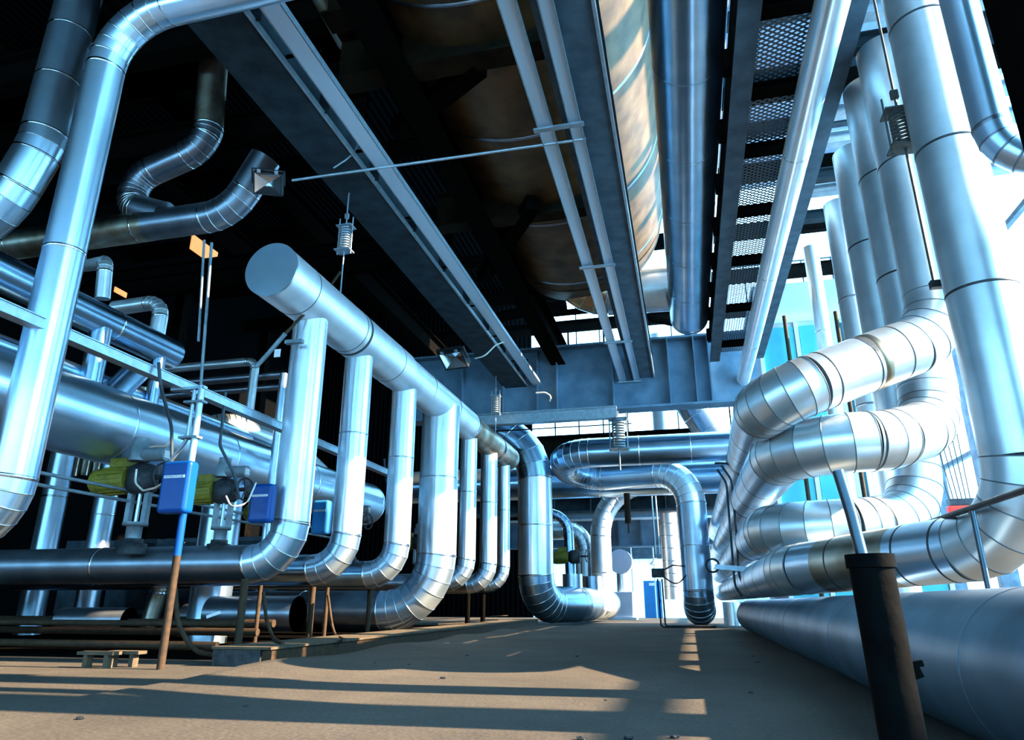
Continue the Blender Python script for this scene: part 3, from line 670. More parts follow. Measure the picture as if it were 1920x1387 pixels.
# cables
for i, (pts, r, m, lab) in enumerate((
    ([W(298, 680, Y=9.6), W(300, 720, Y=9.6), W(322, 800, Y=10.4), W(322, 915, Y=10.6)], .03, 'cableb', 'dark cable hanging from the channel to behind the nearest blue box'),
    ([W(423, 735, Y=11.6), W(418, 780, Y=11.6), W(412, 835, Y=11.6), W(440, 890, Y=11.7), W(448, 935, Y=12.)], .03, 'cableb', 'dark cable hanging from the channel right of the blue box'),
    ([W(256, 880, Y=11.6), W(253, 905, Y=11.5), W(268, 920, Y=11.4), W(290, 915, Y=11.), W(318, 898, Y=10.5)], .02, 'cablew', 'white cable looping from the yellow motor to the nearest blue box'),
    ([W(424, 930, Y=12.2), W(432, 948, Y=12.1), W(448, 952, Y=12.1), W(465, 940, Y=12.3), W(480, 905, Y=12.5)], .018, 'cablew', 'white cable looping beside the dark blue box'),
    ([W(282, 838, Y=11.3), W(296, 836, Y=11.2), W(318, 837, Y=11.), W(322, 815, Y=11)], .02, 'cablew', 'white bent tube above the grey control head'),
    ([W(720, 860, Y=20), W(724, 900, Y=20), W(735, 925, Y=20)], .03, 'cableb', 'dark cable dropping from the far end of the channel'),
    ([W(383, 450, X=-10.5), W(372, 640, X=-10.5)], .03, 'castgrey', 'left thin rod hanging in the dark behind the header cap'),
    ([W(397, 455, X=-10.2), W(372, 780, X=-10.2)], .035, 'castgrey', 'right long rod hanging in the dark behind the header cap'))):
    rod('hanging_cable', lab, 'cable', pts, r, m, rad=.25)
# rusty posts under the drops
posts = [((443, 1231), 1.45, .075), ((476, 1215), 1.4, .05), ((578, 1207), 1.4, .075), ((606, 1205), 1.4, .055), ((688, 1198), 1.4, .07), ((876, 1180), 1.35, .1), ((905, 1178), 1.35, .1)]
pl = ['thickest rusty post left of the curb end', 'thin rusty post right beside the thickest one', 'rusty post under the nearest elbow', 'thin dark post just right of the rusty post under the first elbow', 'rusty post under the second drop elbow', 'left dark post under the far drop elbows', 'right dark post under the far drop elbows']
for i, ((a, b), h, r) in enumerate(posts):
    p = W(a, b, Z=.02); rod('pipe_support_post', pl[i], 'post', [(p.x, p.y, 0), (p.x, p.y, h if i else 1.46)], r, 'rust' if i < 5 else 'black', 'support posts under the low pipes', 14)
for i, (x, y, a) in enumerate(((300, 1240, 1), (466, 1232, 1), (600, 1210, 1))):
    p = W(x, y, Z=0); q = [(328, 1100), (494, 1110), (615, 1115)][i]; e = [(470, 1235), (530, 1207), (645, 1200)][i]; 
    p0 = W(*q, Y=p.y+.2); e0 = W(*e, Z=.32 if i else .1)
    m1 = W([(333, 1165), (499, 1160), (622, 1170)][i][0], [(333, 1165), (499, 1160), (622, 1170)][i][1], Y=p.y+.2)
    m2 = W([(358, 1222), (510, 1195), (628, 1190)][i][0], [(358, 1222), (510, 1195), (628, 1190)][i][1], Y=p.y+.4)
    rod('flexible_hose', ['thick tan hose curving down from the blue post to the ground', 'tan hose curving down behind the thin rusty post', 'short tan hose curving onto the curb'][i], 'hose', [p0, m1, m2, e0], .045 if i == 0 else .035, 'rust', rad=.5)
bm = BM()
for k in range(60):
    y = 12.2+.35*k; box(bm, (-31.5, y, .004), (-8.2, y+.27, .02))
struct('floor_shade_slats', bm, 'black')  # dark slats added to stand for shade under the low pipes
rs = random.Random(5)
for k in range(16):
    x, y = rs.uniform(-5.5, 1.2), rs.uniform(5.2, 16); r = rs.uniform(.012, .035)
    if k < 3: x, y, r = (-.9+k*.35, 5.95+k*.12, .028)
    bm = BM(); bmesh.ops.create_icosphere(bm, subdivisions=2, radius=r)
    for v in bm.verts: v.co = V((v.co.x*1.4, v.co.y, v.co.z*.6))*rs.uniform(.8, 1.2)
    bmesh.ops.translate(bm, verts=bm.verts, vec=(x, y, r*.4+fz(x, y)))
    tag(link('pebble', bm, 'iron', loc=(x, y, r*.4+fz(x, y))), 'small dark pebble lying on the sandy floor', 'pebble', 'pebbles on the floor')
# curb and clutter
t = empty('concrete_curb', (-7.2, 20, 0), 'low concrete curb with sand drifted against it, left of the open floor', 'curb')
link('curb_face', box(BM(), (-7.0, 11.15, 0), (-6.82, 33, .27)), 'rust', t)
link('curb_top', box(BM(), (-7.9, 11.05, .27), (-6.78, 33, .31)), 'wood', t); link('curb_end', box(BM(), (-7.9, 11.1, 0), (-7.0, 11.3, .27)), 'iron', t)
for i, (a, b, z, r, m) in enumerate((((0, 1215), (470, 1225), .25, .07, 'rust'), ((0, 1198), (500, 1180), .6, .06, 'rust'), ((60, 1185), (640, 1190), .4, .08, 'rust'), ((100, 1175), (420, 1165), .55, .09, 'rust'), ((350, 1175), (700, 1185), .6, .07, 'rust'))):
    y = 12.2+1.1*i; rod('ground_pipe', ['nearest thin pipe running along the ground at left', 'second thin rusty pipe near the ground at left', 'pipe near the ground behind the hoses', 'thicker rusty ground pipe further back', 'farthest rusty ground pipe behind the posts'][i], 'pipe', [(-24, y, z), (-8.6-.3*i, y, z)], r, m, 'pipes along the ground at left', 12)
for i, (x, y) in enumerate(((180, 1240), (228, 1238))):
    p = W(x, y+12, Z=0); t = empty('timber_block', p, ['left timber offcut trestle on the floor at left', 'right timber offcut trestle on the floor at left'][i], 'timber', 'timber trestles on the floor')
    link('plank', box(BM(), (p.x-.35+.1*i, p.y-.08, .2), (p.x+.35, p.y+.12, .25)), 'wood', t)
    for s in (-.2, .2): link('leg', box(BM(), (p.x+s-.04, p.y-.05, 0), (p.x+s+.04, p.y+.08, .2)), 'wood', t)
for i, (x, y, l, a) in enumerate(((460, 1115, .7, .2), (820, 1207, .6, .3), (846, 1178, 1.1, .5), (905, 1170, 1.5, .4), (935, 1160, 1.2, .6))):
    if i == 0: continue
    p = W(x, y, Z=.03); bm = BM(); d = V((math.cos(a), math.sin(a), 0))*l/2; bar(bm, V((p.x, p.y, .2 if i > 1 else .04))-d, V((p.x, p.y, .24 if i > 1 else .04))+d, .22 if i > 1 else .06, .03)
    tag(link('scrap_plank', bm, 'wood' if i > 1 else 'label', loc=(p.x, p.y, .03)), ['', 'small white scrap strip on the sand', 'scrap plank lying on the sand by the fat elbow', 'scrap plank lying on the sand under the far drop pipes', 'scrap plank lying nearest the tall bent pipe'][i], 'scrap', 'scrap pieces by the curb')
p = W(400, 1152, Y=13.); bm = BM(); box(bm, (p.x-.16, p.y, p.z-.03), (p.x+.16, p.y+.01, p.z+.03)); bmesh.ops.rotate(bm, cent=p, matrix=Matrix.Rotation(-.3, 3, 'Y'), verts=bm.verts)
tag(link('paper_tag', bm, 'label', loc=p), 'small white paper tag hanging in the dark under the low pipe', 'tag')
# under-pipe machinery in the dark
for i, (x, y, r, z, l) in enumerate(((-10.5, 16.2, .42, .75, 2.4), (-12.5, 18.2, .33, .65, 3.), (-14.5, 15.5, .3, .6, 2.))):
    rod('pump_casing', ['largest dark pump casing in the shade behind the posts', 'long dark pump casing further back in the shade', 'small dark pump casing at left in the shade'][i], 'pump', [(x-l/2, y, z), (x+l/2, y, z)], r, 'dark', seg=28)
pipe('standpipe', 'slanting copper-coloured pipe glinting in the shade left of the blue post', 'pipe', [W(275, 1180, Y=16), W(300, 1105, Y=16), W(305, 1050, Y=16)], .2, 'stain', .4, 5, 0)
for i, x in enumerate((-24.5, -22.2, -19.9, -17.6)):
    t = empty('control_cabinet', (x, 24, 0), ['leftmost', 'second from left', 'third from left', 'rightmost'][i]+' of the dim blue-grey cabinets behind the low horizontal pipe', 'cabinet', 'dim cabinets at left')
    link('housing', box(BM(), (x, 24, .6), (x+2., 25.5, 3.4)), 'beamlt', t)
    for k in range(2): link('cabinet_door', box(BM(), (x+.08+k*.95, 23.96, .75), (x+.97+k*.95, 24, 3.25)), 'beam' if k else 'beamlt', t)
# steel racks at far left wall
for i, y in enumerate((14, 22, 30, 38)):
    ibeam_b = BM(); box(ibeam_b, (-26.3, y-.3, 0), (-25.7, y+.3, 18)); tag(link('hall_column', ibeam_b, 'black', loc=(-26, y, 0)), ['nearest', 'second', 'third', 'farthest'][i]+' black hall column in the left background', 'column', 'black columns at left')
for i, (a, b, sx, sz) in enumerate((((382, 470), -22, 1.5, .8), ((225, 548), -22, .5, .22))):
    p = W(*a, X=b); bm = BM(); box(bm, (p.x, p.y-sx/2*1.3, p.z-sz/2), (p.x+.05, p.y+sx/2*1.3, p.z+sz/2))
    o = link('lit_opening', bm, 'amber', loc=p); tag(o, ['amber lit pane in the dark roof left of the header cap', 'tiny amber lit pane behind the high header', 'small amber lit pane right of the floodlight'][i], 'window')
# left background service pipes rows (bronze)
for i in range(6):
    x = -27+i*.6; rod('wall_pipe', 'bronze tinted vertical pipe in a row behind the tank', 'pipe', [(x, 26, 6.5), (x, 26, 10.5)], .2, 'stain', 'row of bronze pipes behind the tank', 16)

# ================================================================== FRONT LEFT STANDPIPES
sp = pipe('front_standpipe', 'tall bright blue-white standpipe crossing the left edge and elbowing over at the top', 'pipe',
     [(-9.8, 7.6, 1.75), (-8.85, 7.6, 2.15), (-8.88, 7.6, 10.55), (-2.5, 7.6, 10.62)], .29, 'tank', [.7, 1.05], 7, 4.0)
pipe('sprung_pipe', 'large grey-blue pipe hung from a spring at the upper left, curving away to the left', 'pipe',
     [(-15.9, 12.3, 18.0), (-15.9, 12.3, 12.6), (-16.7, 12.3, 10.6), (-20.5, 12.3, 9.3), (-25, 12.3, 9.2)], .56, 'tank', [1.6, 1.9, 1.6], 8, 2.2)
pipe('bent_pipe', 'dark pipe with a bronze top zigzagging down to the long horizontal pipe', 'pipe',
     [(-13.35, 15, 17.4), (-13.1, 15, 14.5), (-13.3, 15, 13.9), (-15.6, 15, 13.2), (-15.3, 15, 12.2), (-14.1, 15, 11.75)], .42, 'dark', [.6, .9, .75, .4], 6, 0, sec_mats={0: 'stain'})
pipe('cross_pipe', 'long dark horizontal pipe under the zigzag pipe, bronze at left', 'pipe',
     [(-24, 15, 11.5), (-11.9, 15, 11.5), (-11.0, 15, 13.2)], .44, 'dark', 1.3, 7, 2.4)
bm = BM(); tube(bm, [(-24, 15, 11.5), (-16, 15, 11.5), (-14.6, 15, 11.5)], .447, 44, False); tag(link('bronze_sleeve', bm, 'stain', loc=(-18, 15, 11.5)), 'bronze sheet sleeve wrapped round the left end of the long dark horizontal pipe', 'pipe sleeve')
pipe('roof_pipe', 'copper-coloured pipe end with a flange high up right of the dark beam', 'pipe', [W(655, 75, Z=15), W(600, -30, Z=15)], .35, 'stain', every=0)

# ================================================================== FLOODLIGHTS AND CONDUIT
def floodlight(c, size, label, d):
    t = empty('floodlight', c, label, 'light', 'floodlights under the crane beam')
    rot = V(d).normalized().to_track_quat('Y', 'Z').to_matrix()
    def part(name, bm, mat):
        for v in bm.verts: v.co = V(c)+rot @ (v.co*size)
        return link(name, bm, mat, t)
    bm = BM(); box(bm, (-.5, -.35, -.4), (.5, -.3, .4)); box(bm, (-.5, -.3, -.4), (-.46, .02, .4)); box(bm, (.46, -.3, -.4), (.5, .02, .4)); box(bm, (-.5, -.3, .36), (.5, .02, .4)); box(bm, (-.5, -.3, -.4), (.5, .02, -.36))
    part('housing', bm, 'iron')
    bm = BM(); vs = [bm.verts.new(p) for p in ((-.45, 0, -.35), (.45, 0, -.35), (.45, 0, .35), (-.45, 0, .35), (0, -.27, 0))]
    for a, b in ((0, 1), (1, 2), (2, 3), (3, 0)): bm.faces.new((vs[a], vs[b], vs[4]))
    part('reflector', bm, 'chrome')
    for s in (-1, 1): bm = BM(); box(bm, (s*.3-.06, .0, .38), (s*.3+.06, .05, .5)); part('latch', bm, 'galv')
    bm = BM(); box(bm, (-.58, -.2, -.04), (-.54, -.1, .5)); box(bm, (.54, -.2, -.04), (.58, -.1, .5)); box(bm, (-.58, -.2, .46), (.58, -.1, .5)); part('bracket', bm, 'iron')
    return t
floodlight(W(502, 345, Y=11.8), .62, 'floodlight with a shiny reflector beside the crane beam at upper left', (.35, -.75, -.75))
floodlight(W(850, 676, Y=24), 1.0, 'distant floodlight hung left of the plate girder', (-.1, -.6, -.9))
p, q = W(548, 338, Z=10.86), W(1088, 226, Z=10.86)
rod('conduit', 'thin straight grey conduit spanning from the floodlight to the middle beam', 'conduit', [p, (-1.5, p.y+.1, 10.86)], .035, 'galv')
rod('looped_cable', 'pale cable looping from the distant floodlight up to the crane beam', 'cable', [W(890, 672, Y=25), W(908, 668, Y=25), W(930, 646, Y=25.3), W(948, 640, Y=25.5)], .03, 'cablew', rad=.4)
rod('looped_cable', 'pale curled cable at the far end of the crane beam', 'cable', [W(1005, 737, Y=31), W(1022, 736, Y=31), W(1036, 744, Y=31), W(1030, 752, Y=31)], .045, 'cablew', rad=.2)
rod('looped_cable', 'dark cable bowing from floodlight to cable tray at upper middle', 'cable', [W(625, 315, Y=12.5), W(648, 300, Y=12.6), W(665, 285, Y=12.7), W(672, 266, Y=12.8)], .02, 'castgrey', rad=.3)

# ================================================================== OVERHEAD RIGHT: DUCT, CEILING PIPE, LONG THIN PIPE
t = empty('overhead_duct', (-3.4, 16, 12.4), 'enormous stained overhead duct, cladding tinted golden to give warm sun on its right side', 'duct')
bm = BM(); tube(bm, [(-3.4, 2+3*k, 16.1) for k in range(8)]+[(-3.4, 24.6, 16.1)], 3.55, 72); link('shell', bm, 'duct', t)
bm = BM(); tube(bm, [(-3.4, 24.6, 16.1), (-3.4, 25.8, 16.15), (-3.4, 26.9, 16.3), (-3.4, 27.6, 16.5), (-3.4, 27.8, 16.6)], 3.55, 64, True, [3.55, 3.4, 2.8, 1.6, .2]); link('end_cap', bm, 'duct', t)
for y in (6, 10.5, 15, 19.5, 24): band((-3.4, y, 16.1), (0, 1, 0), 3.55, 'dark', t, .08, 1.008, 72)
p = W(1250, 540, Z=12.1)
pipe('duct_branch', 'fat elbow pipe joining the ceiling pipe to the overhead duct', 'pipe', [(.6, 26.4, 13.0), (-3.3, 26.4, 13.1), (-4.2, 25.2, 14.6)], .88, 'duct2', 1.5, 6, 0, sec_mats={0: 'alu_dull'})
pipe('ceiling_pipe', 'very thick dark glossy pipe running along the ceiling right of the middle beam', 'pipe', [(.82, 1, 12.1), (.82, 28.3, 12.1), (.82, 28.3, 17.5)], .76, 'steelblue', 1.3, 6, 3.1, bandmat='steelblue', bk=1.008)
pipe('long_thin_pipe', 'long slim bright pipe running overhead beside the mesh walkway', 'pipe', [(3.08, 2, 10.62), (3.08, 33.5, 10.62), (3.08, 34.6, 8.9)], .29, 'alu', .8, 5, 6.5)

# ================================================================== RIGHT: WHITE RISERS AND FOUR STACKED BENDS
xd = 1.66
def stack(far, corner, mid, top, r):
    r = r or 11.0
    pts = [(1.66, 40, far), (1.68, 19, far+.02), corner]+mid+[top, (top.x, top.y, r)]
    return pts
bent = [
 ('highest of the four stacked bent pipes, with a torn band near its elbow', stack(4.6, W(1436, 752, Y=10.9), [], W(1766, 628, Y=12.1), 11.05), .46, 'alu_dull', [4, .55, 1.0]),
 ('second highest of the four stacked bent pipes, blown bright at its elbow', stack(3.5, W(1476, 832, Y=11.4), [W(1660, 826, Y=11.8)], W(1752, 800, Y=13.1), 11.0), .47, 'alu_dull', [4, 1.0, .9, .9]),
 ('third of the four stacked bent pipes, bulging above the lowest one', stack(2.45, W(1452, 990, Y=12.9), [W(1620, 985, Y=13.2)], W(1728, 965, Y=14.3), 10.3), .46, 'alu_dull', [4, 1.0, .9, 1.0]),
 ('lowest of the four stacked bent pipes, rust stained beside the black post', [(xd, 40, 1.52), (xd, 12.8, 1.52), W(1948, 1010, Y=9.1), (W(1948, 1010, Y=9.1).x, 9.05, 10.9)], .40, 'alu_dull', [1.4, .95])]
for q, (lab, path, r, m, rd) in enumerate(bent):
    rp = pipe('riser_pipe', lab, 'pipe', path, r, m, rd, 5, 2.6, 'stacked bent pipes on the right', bandmat='banddark', sec_mats={0: 'alu2', 1: 'alu2'}, ends=False, bk=1.01, bw=.032, seam='tarn' if q else 'tarn')
    if q == 0:
        path = [V(p) for p in path]; a, b = path[2], path[3]; dd = (b-a).normalized()
        for f, w_, m_ in ((.30, .03, 'banddark'), (.52, .03, 'banddark'), (.56, .14, 'stain'), (.70, .03, 'banddark')):
            c_ = a.lerp(b, f); band(c_, dd, r, m_, rp, w_, 1.008)
        c_ = a.lerp(b, .53)
        s_, u_ = frame_of(dd); bmx = BM()
        tc_ = (V((0, 0, CAMZ))-c_); tc_ = (tc_-dd*tc_.dot(dd)).normalized(); up_ = tc_.cross(dd)*(-1 if tc_.cross(dd).z < 0 else 1)
        prev = None
        for k in range(9):
            an = math.radians(12+k*8); wd = .02+.10*math.sin(PI*k/8)**.7
            q_ = c_+(tc_*math.cos(an)+up_*math.sin(an))*r*1.012
            cur = [bmx.verts.new(q_-dd*wd*.5), bmx.verts.new(q_+dd*wd*.5)]
            if prev: bmx.faces.new((prev[0], prev[1], cur[1], cur[0]))
            prev = cur
        link('torn_gap', bmx, 'banddark', rp)
    if q == 3:
        path = [V(p) for p in path]; a, b = path[1], path[2]; dd = (b-a).normalized()
        for f in (.30, .60, .74): band(a.lerp(b, f), dd, r, 'banddark', rp, .03, 1.006)
        bm = BM(); c0, c1 = a.lerp(b, .22), a.lerp(b, .56); tube(bm, [c0, c1], r*1.004, 44, False); link('stained_wrap', bm, 'stain', rp)
pipe('riser_pipe', 'rightmost leaning riser pipe beside the black steel at the right edge', 'pipe', [(3.86, 8.0, 14), (3.86, 8.0, 5.9), (5.5, 7.6, 5.2), (9, 7.2, 5.0)], .2, 'alu2', .6, 6, 2.6, bandmat='dark')
pipe('white_riser', 'pale vertical riser standing behind the bent pipes, left of their risers', 'pipe', [(4.3, 16.6, .0), (4.3, 16.6, 10.4)], .34, 'alu_dull', every=3.2, bandmat='dark')
pipe('far_riser', 'thin shiny vertical pipe in front of the cyan wall', 'pipe', [(5.3, 25, .0), (5.3, 25, 13.5)], .26, 'alu', every=4)
pipe('far_riser', 'bronze reflecting pipe high up behind the crossbars', 'pipe', [(4.9, 11.8, 11.4), (4.9, 11.8, 19)], .45, 'alu', every=0)
# torn dark gap band
# floor pipe
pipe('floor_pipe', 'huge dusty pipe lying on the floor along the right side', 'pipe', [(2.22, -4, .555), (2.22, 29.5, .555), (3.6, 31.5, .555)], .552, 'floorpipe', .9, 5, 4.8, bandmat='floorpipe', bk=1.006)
# black steel upper right
bm = BM(); box(bm, (3.68, 6.45, 0), (3.74, 7.15, 16)); box(bm, (4.26, 6.45, 0), (4.32, 7.15, 16)); box(bm, (3.74, 6.78, 0), (4.26, 6.84, 16)); tag(link('black_column', bm, 'black', loc=(4., 6.8, 0)), 'black steel column filling the upper right corner', 'column')
# handrail
t = empty('hand_rail', (3.2, 9, 0), 'dark handrail with a post standing behind the floor pipe at right', 'railing')
rpart('top_rail', [(3.2, 3.5, 2.03), (3.2, 13, 2.03)], .035, 'iron', t, 12)
for y in (5.2, 9.05, 13.0): rpart('rail_post', [(3.2, y, 0), (3.2, y, 2.0)], .032, 'inner', t, 12)
# bollard
t = empty('bollard_post', (.44, 2, 0), 'near black rusty post with a lip, out of focus at lower right', 'post')
bm = BM(); tube(bm, [(.475, 2, 0), (.465, 2, .6), (.452, 2, 1.10)], .052, 32); link('post_tube', bm, 'bollard', t)
bm = BM(); tube(bm, [(.452, 2, 1.085), (.452, 2, 1.118)], .058, 32); link('lip', bm, 'bollard', t)
bm = BM(); bar(bm, (.50, 1.99, .858), (.53, 1.99, .864), .016, .014); bar(bm, (.50, 1.99, .84), (.522, 1.99, .848), .02, .03); link('weld_lug', bm, 'bollard', t)
rpart('inner_rod', [(.437, 2.0, 1.1), (.425, 2.0, 1.22), (.408, 2.0, 1.335)], .0150, 'inner', t, 16)

# ================================================================== CENTRE BACKGROUND
pipe('looped_pipe', 'blue-grey pipe making a sideways loop under the girder then dropping to the floor', 'pipe',
     [(2.9, 33.2, 7.9), (-5.55, 33.2, 7.9), (-5.9, 36.6, 7.6), (-4.3, 36.9, 7.35), (.38, 34.9, 7.1), (.36, 34.6, .72), (.5, 37.5, .7)], .70, 'steelblue', [1.5, 1.4, 1.4, 1.7, .8], 7, 2.7, sec_mats={0: 'steelblue', 3: 'alu2', 4: 'alu2'}, elbow_mats={3: 'alu', 2: 'alu2'})
pipe('tall_bent_pipe', 'tall bluish pipe beyond the header that arches over and meets the floor', 'pipe',
     [(-11.5, 33.5, 11.2), (-7.0, 33.5, 8.2), (-7.0, 33.5, .95), (-5.6, 36.6, .95), (-4.9, 44, .95)], .84, 'steelblue', [2.6, 1.3, .9], 7, 3.4, sec_mats={1: 'alu', 3: 'alu_dull'})
pipe('cross_main', 'very thick dark blue pipe crossing behind the looped pipe', 'pipe', [(-16, 39.2, 7.55), (3.2, 39.2, 7.55)], .95, 'steelblue', 1.3, 6, 4.)
pipe('arched_pipe', 'bright pipe arching from the far floor up to the right under the crossing main', 'pipe', [(-4.72, 40.8, .6), (-4.72, 40.8, 7.3), (-1.2, 41.0, 7.6)], .58, 'header', 2.9, 9, 3)
pipe('arched_pipe', 'bronze tinted pipe arching left beyond the tall bent pipe', 'pipe', [(-8, 41.5, 5.1), (-5.75, 41.5, 5.1), (-5.75, 41.5, .9)], .55, 'alu_dull', 1.2, 7, 0)
pipe('arched_pipe', 'slim bluish pipe hooking down just right of the tall bent pipe', 'pipe', [(-7.5, 36.6, 5.6), (-5.9, 36.6, 5.3), (-5.82, 36.6, 1.5)], .26, 'steelblue', 1.0, 6, 0)
for i, (x, y) in enumerate(((-5.75, 36.6), (-5.2, 40.))):
    pipe('tee_collar', ['nearer wide collar standing on the floor main beyond the tall bent pipe', 'further wide collar standing on the floor main beyond the tall bent pipe'][i], 'pipe', [(x, y, 1.2), (x, y, 2.4)], .5, 'alu2', every=0)
pipe('far_standpipe', 'white vertical pipe in the bright doorway left of the looped pipe leg', 'pipe', [(-.95, 44, 1.2), (-.95, 44, 7)], .52, 'header', every=.8)
pipe('far_standpipe', 'pale standpipe right of the looped pipe leg, under the stacked pipes', 'pipe', [(1.75, 33, 0.1), (1.75, 33, 1.05)], .42, 'alu', every=0)
pipe('far_standpipe', 'bright slanted duct seen above the looped pipe, under the girder', 'pipe', [W(1290, 750, Y=42), W(1350, 840, Y=42)], .9, 'alu2', every=1.2)
pipe('far_standpipe', 'bright vertical duct above the looped pipe near the roof window', 'pipe', [(-1.0, 50, 9), (-1.0, 50, 20)], .8, 'alu', every=3)
for i in (0, 1):
    rod('drop_conduit', ['left of the twin pale conduits hanging to the grey switch box', 'right of the twin pale conduits hanging to the grey switch box'][i], 'conduit', [W(1222+7*i, 930, Y=30), (W(1222+7*i, 930, Y=30).x+.03, 30, 2.9)], .035, 'galv')
    p = W(1233+8*i, 1085, Y=30); rod('drop_conduit', ['left of the twin dark conduits from the switch box to the floor', 'right of the twin dark conduits from the switch box to the floor'][i], 'conduit', [p, (p.x+.02, 30, .1+.04*i), (.9, 30.2, .1+.04*i)], .035, 'iron', rad=.12)
c = W(1234, 1074, Y=30); t = empty('switch_box', c, 'small dark switch box on conduits before the bright doorway', 'electrical box')
bevel(link('housing', box(BM(), c-V((.26, .1, .18)), c+V((.26, .1, .18))), 'iron', t), .03); rpart('cable', [c+V((.2, 0, .1)), c+V((.6, 0, .3)), c+V((1.1, 0, .25))], .03, 'cableb', t); rpart('cable', [c+V((.2, 0, -.15)), c+V((.7, 0, -.5)), c+V((1.1, 0, -.1))], .03, 'cableb', t, rad=.3)
p = W(1178, 945, Y=32); t = empty('hanger_tail', (p.x, 34.5, 5.4), 'rusty threaded hanger tail dangling under the looped pipe', 'hanger')
bm = BM(); tube(bm, [(-2.9, 38, 6.6), (-2.9, 38, 5.0)], .17, 14); link('sleeve', bm, 'rust', t); bm = BM(); tube(bm, [(-2.9, 38, 5.0), (-2.9, 38, 4.5)], .05, 8); link('rod', bm, 'iron', t)
# dark cables on the stacked pipes at the far end
for i, pts in enumerate(([(1345, 880), (1362, 905), (1370, 1000), (1378, 1100), (1392, 1118)], [(1352, 872), (1372, 900), (1380, 990), (1386, 1080), (1400, 1110)], [(1340, 868), (1378, 868), (1392, 905), (1396, 960)])):
    rod('dangling_cable', ['left dark cable looping down across the stacked pipe ends', 'right dark cable looping down across the stacked pipe ends', 'short dark cable curling over the top stacked pipe'][i], 'cable', [W(*a, Y=19) if k < 9 else 0 for k, a in enumerate(pts)], .03, 'cableb', rad=.4)
t = empty('clamp_arm', W(1372, 1068, Y=19), 'galvanised clamp arm jutting left from the stacked pipes', 'bracket')
link('arm', bar(BM(), W(1340, 1062, Y=19), W(1412, 1068, Y=19), .12, .12), 'galv', t); bm = BM(); tube(bm, ring_pts(W(1336, 1060, Y=19), .16, (0, 1, 0)), .025, 8, False); link('shackle', bm, 'iron', t)
# far doorway area
t = struct('door_1', box(BM(), (-3.25, YB-.12, 0), (-2.0, YB-.02, 2.55)), 'doorblue'); link('door_sign', box(BM(), (-2.85, YB-.14, 2.2), (-2.4, YB-.12, 2.4)), 'label', t); link('door_handle', box(BM(), (-2.15, YB-.2, 1.05), (-2.07, YB-.12, 1.25)), 'iron', t)
t = empty('fan_unit', (-4.6, 48, 0), 'grey ventilation fan unit with a round hood by the far wall', 'machine')
bevel(link('cabinet', box(BM(), (-5.0, 47.5, .15), (-3.6, 48.6, 1.7)), 'lilac', t), .05); link('base', box(BM(), (-5.2, 47.4, 0), (-3.4, 48.7, .15)), 'white', t)
bm = BM(); tube(bm, [(-4.3, 48.3, 1.6), (-4.3, 48.3, 3.2)], .35, 24); link('neck', bm, 'alu2', t); bm = BM(); tube(bm, [(-4.3, 47.7, 3.6), (-4.3, 48.5, 3.6)], .78, 36); link('hood', bm, 'lilac', t)
bm = BM(); bm2 = bm; tube(bm, [(-5.3, 47.8, .9), (-5.3, 48.5, .9)], .55, 24); link('impeller_casing', bm, 'beamlt', t)
for k_, x_ in enumerate((-7.5, -5.6, -4.0, -2.4)):
    rod('window_post', 'thin white post standing on the white far wall under the panel girder', 'post', [(x_, 53.6, 0), (x_, 53.6, 6.2)], .05, 'white', 'thin white posts by the far wall')
t = empty('pendant_lamp', (-1.9, 45, 5.0), 'small white conical lamp hanging under the distant panel girder', 'light')
bm = BM(); tube(bm, [(-1.9, 45, 3.25), (-1.9, 45, 3.6)], .3, 24, True, [.42, .08]); link('lamp_shade', bm, 'white', t); rpart('cord', [(-1.9, 45, 3.6), (-1.9, 45, 6)], .02, 'iron', t, 6)
# cyan kiosk wall on the right
t = empty('kiosk', (6, 30, 0), 'pale building block with a cyan panelled front behind the bent pipes', 'building')
link('body', box(BM(), (4.0, 32.5, 0), (10.2, 40, 15.5)), 'lilac', t)
zc = W(1500, 612, Y=32.5).z
for i, (x0, x1) in enumerate(((4.15, 5.6), (5.85, 7.2), (7.45, 8.6), (8.8, 10.05))):
    for (z0, z1) in ((.3, 4.4), (4.6, 8.4), (8.6, zc)):
        link('panel', box(BM(), (x0, 32.42, z0), (x1, 32.5, z1)), 'cyan' if i != 2 else 'teal', t)
for x in (4.0, 5.63, 7.22, 8.62, 10.1): link('mullion', box(BM(), (x, 32.36, 0), (x+.18, 32.5, zc+.2)), 'white', t)
link('ledge', box(BM(), (4.0, 32.3, zc+.2), (10.2, 32.5, zc+.4)), 'white', t)
for i, x in enumerate((5.2, 7.4)):
    rod('wall_conduit', ['brown conduit rising up the cyan panels, left one', 'brown conduit rising up the cyan panels, right one'][i], 'conduit', [(x, 31.9, 0), (x, 31.9, 13.6)], .09, 'rust')
# far right: sheet wall trusses, red hook block
t = empty('wall_truss', (12, 52.5, 2), 'white lattice truss on the far right wall behind the hook block', 'truss')
for z in (6.6, 4.6, 2.2): link('chord', box(BM(), (9, 53, z), (XR, 53.15, z+.15)), 'white', t)
for k in range(5):
    x = 9+1.2*k; bm = BM(); bar(bm, (x, 53.07, 4.7), (x+1.2, 53.07, 6.7) if k % 2 else (x-.0, 53.07, 6.7), .12, .1); link('diagonal', bm, 'white', t)
    bm = BM(); bar(bm, (x, 53.07, 2.3), (x+1.2, 53.07, 4.7), .1, .1); link('diagonal', bm, 'white', t)
bm = BM(); box(bm, (8, 47, 8.2), (XR-.4, 48, 9.4)); tag(link('travelling_crane', bm, 'white', loc=(12, 47.5, 8.2)), 'white crane bridge beam high at the far right', 'beam')
p = W(1805, 962, Y=42); t = empty('hook_block', p, 'red crane hook block hanging on ropes at the far right', 'crane hook')
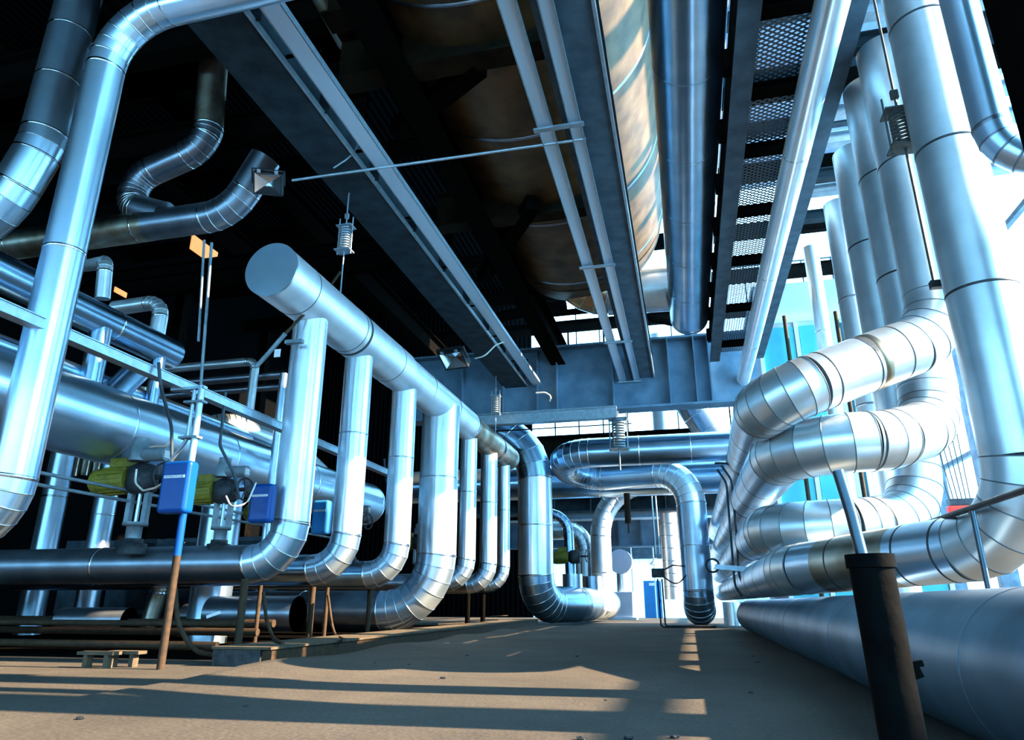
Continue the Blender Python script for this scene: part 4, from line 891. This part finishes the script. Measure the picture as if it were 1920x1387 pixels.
bevel(link('block', box(BM(), p-V((.7, .3, .45)), p+V((.7, .3, .4))), 'redp', t), .12); link('sheave', box(BM(), p+V((-.6, -.25, .4)), p+V((.6, .25, .75))), 'iron', t)
for k in range(6): rpart('rope', [p+V((-.5+.2*k, 0, .7)), p+V((-.9+.28*k, 0, 4.3))], .03, 'iron', t, 6)
t = empty('far_walkway', (11, 45, 1.8), 'distant platform railing below the red hook block', 'railing')
for z in (2.4, 3.2, 3.9): rpart('rail', [(7.5, 46, z), (XR-.5, 46, z)], .04, 'galv', t, 8)
for k in range(6): rpart('rail_post', [(7.8+1.25*k, 46, 0), (7.8+1.25*k, 46, 3.9)], .04, 'galv', t, 8)

# ================================================================== LIGHT, SKY, CAMERA
w = bpy.data.worlds.new('sky'); bpy.context.scene.world = w; w.use_nodes = True
bg = w.node_tree.nodes['Background']; bg.inputs[0].default_value = (.27, .66, 1., 1); bg.inputs[1].default_value = 10.
sl = bpy.data.lights.new('sun', 'SUN'); sl.energy = 30; sl.angle = math.radians(.6); sl.color = (1., .74, .48)
so = bpy.data.objects.new('sun', sl); C.objects.link(so)
el = math.radians(28.7); d = V((-math.cos(el), -.03, -math.sin(el))); so.rotation_euler = d.to_track_quat('-Z', 'Y').to_euler(); so.location = (30, 10, 20)
cam = bpy.data.cameras.new('camera'); co = bpy.data.objects.new('camera', cam); C.objects.link(co)
cam.sensor_width = 36; cam.sensor_fit = 'HORIZONTAL'; cam.lens = FPX/1920*36; cam.clip_end = 500
co.location = (0, 0, CAMZ); co.rotation_euler = FW.to_track_quat('-Z', 'Y').to_euler()
bpy.context.scene.camera = co
vs = bpy.context.scene.view_settings; vs.view_transform = 'Standard'; vs.look = 'None'; vs.exposure = 0.38; vs.gamma = 1; vs.use_curve_mapping = False
cs = bpy.context.scene.cycles; cs.use_denoising = True; cs.max_bounces = 8; cs.diffuse_bounces = 4; cs.glossy_bounces = 4; cs.transparent_max_bounces = 16; cs.sample_clamp_indirect = 8; cs.caustics_reflective = False
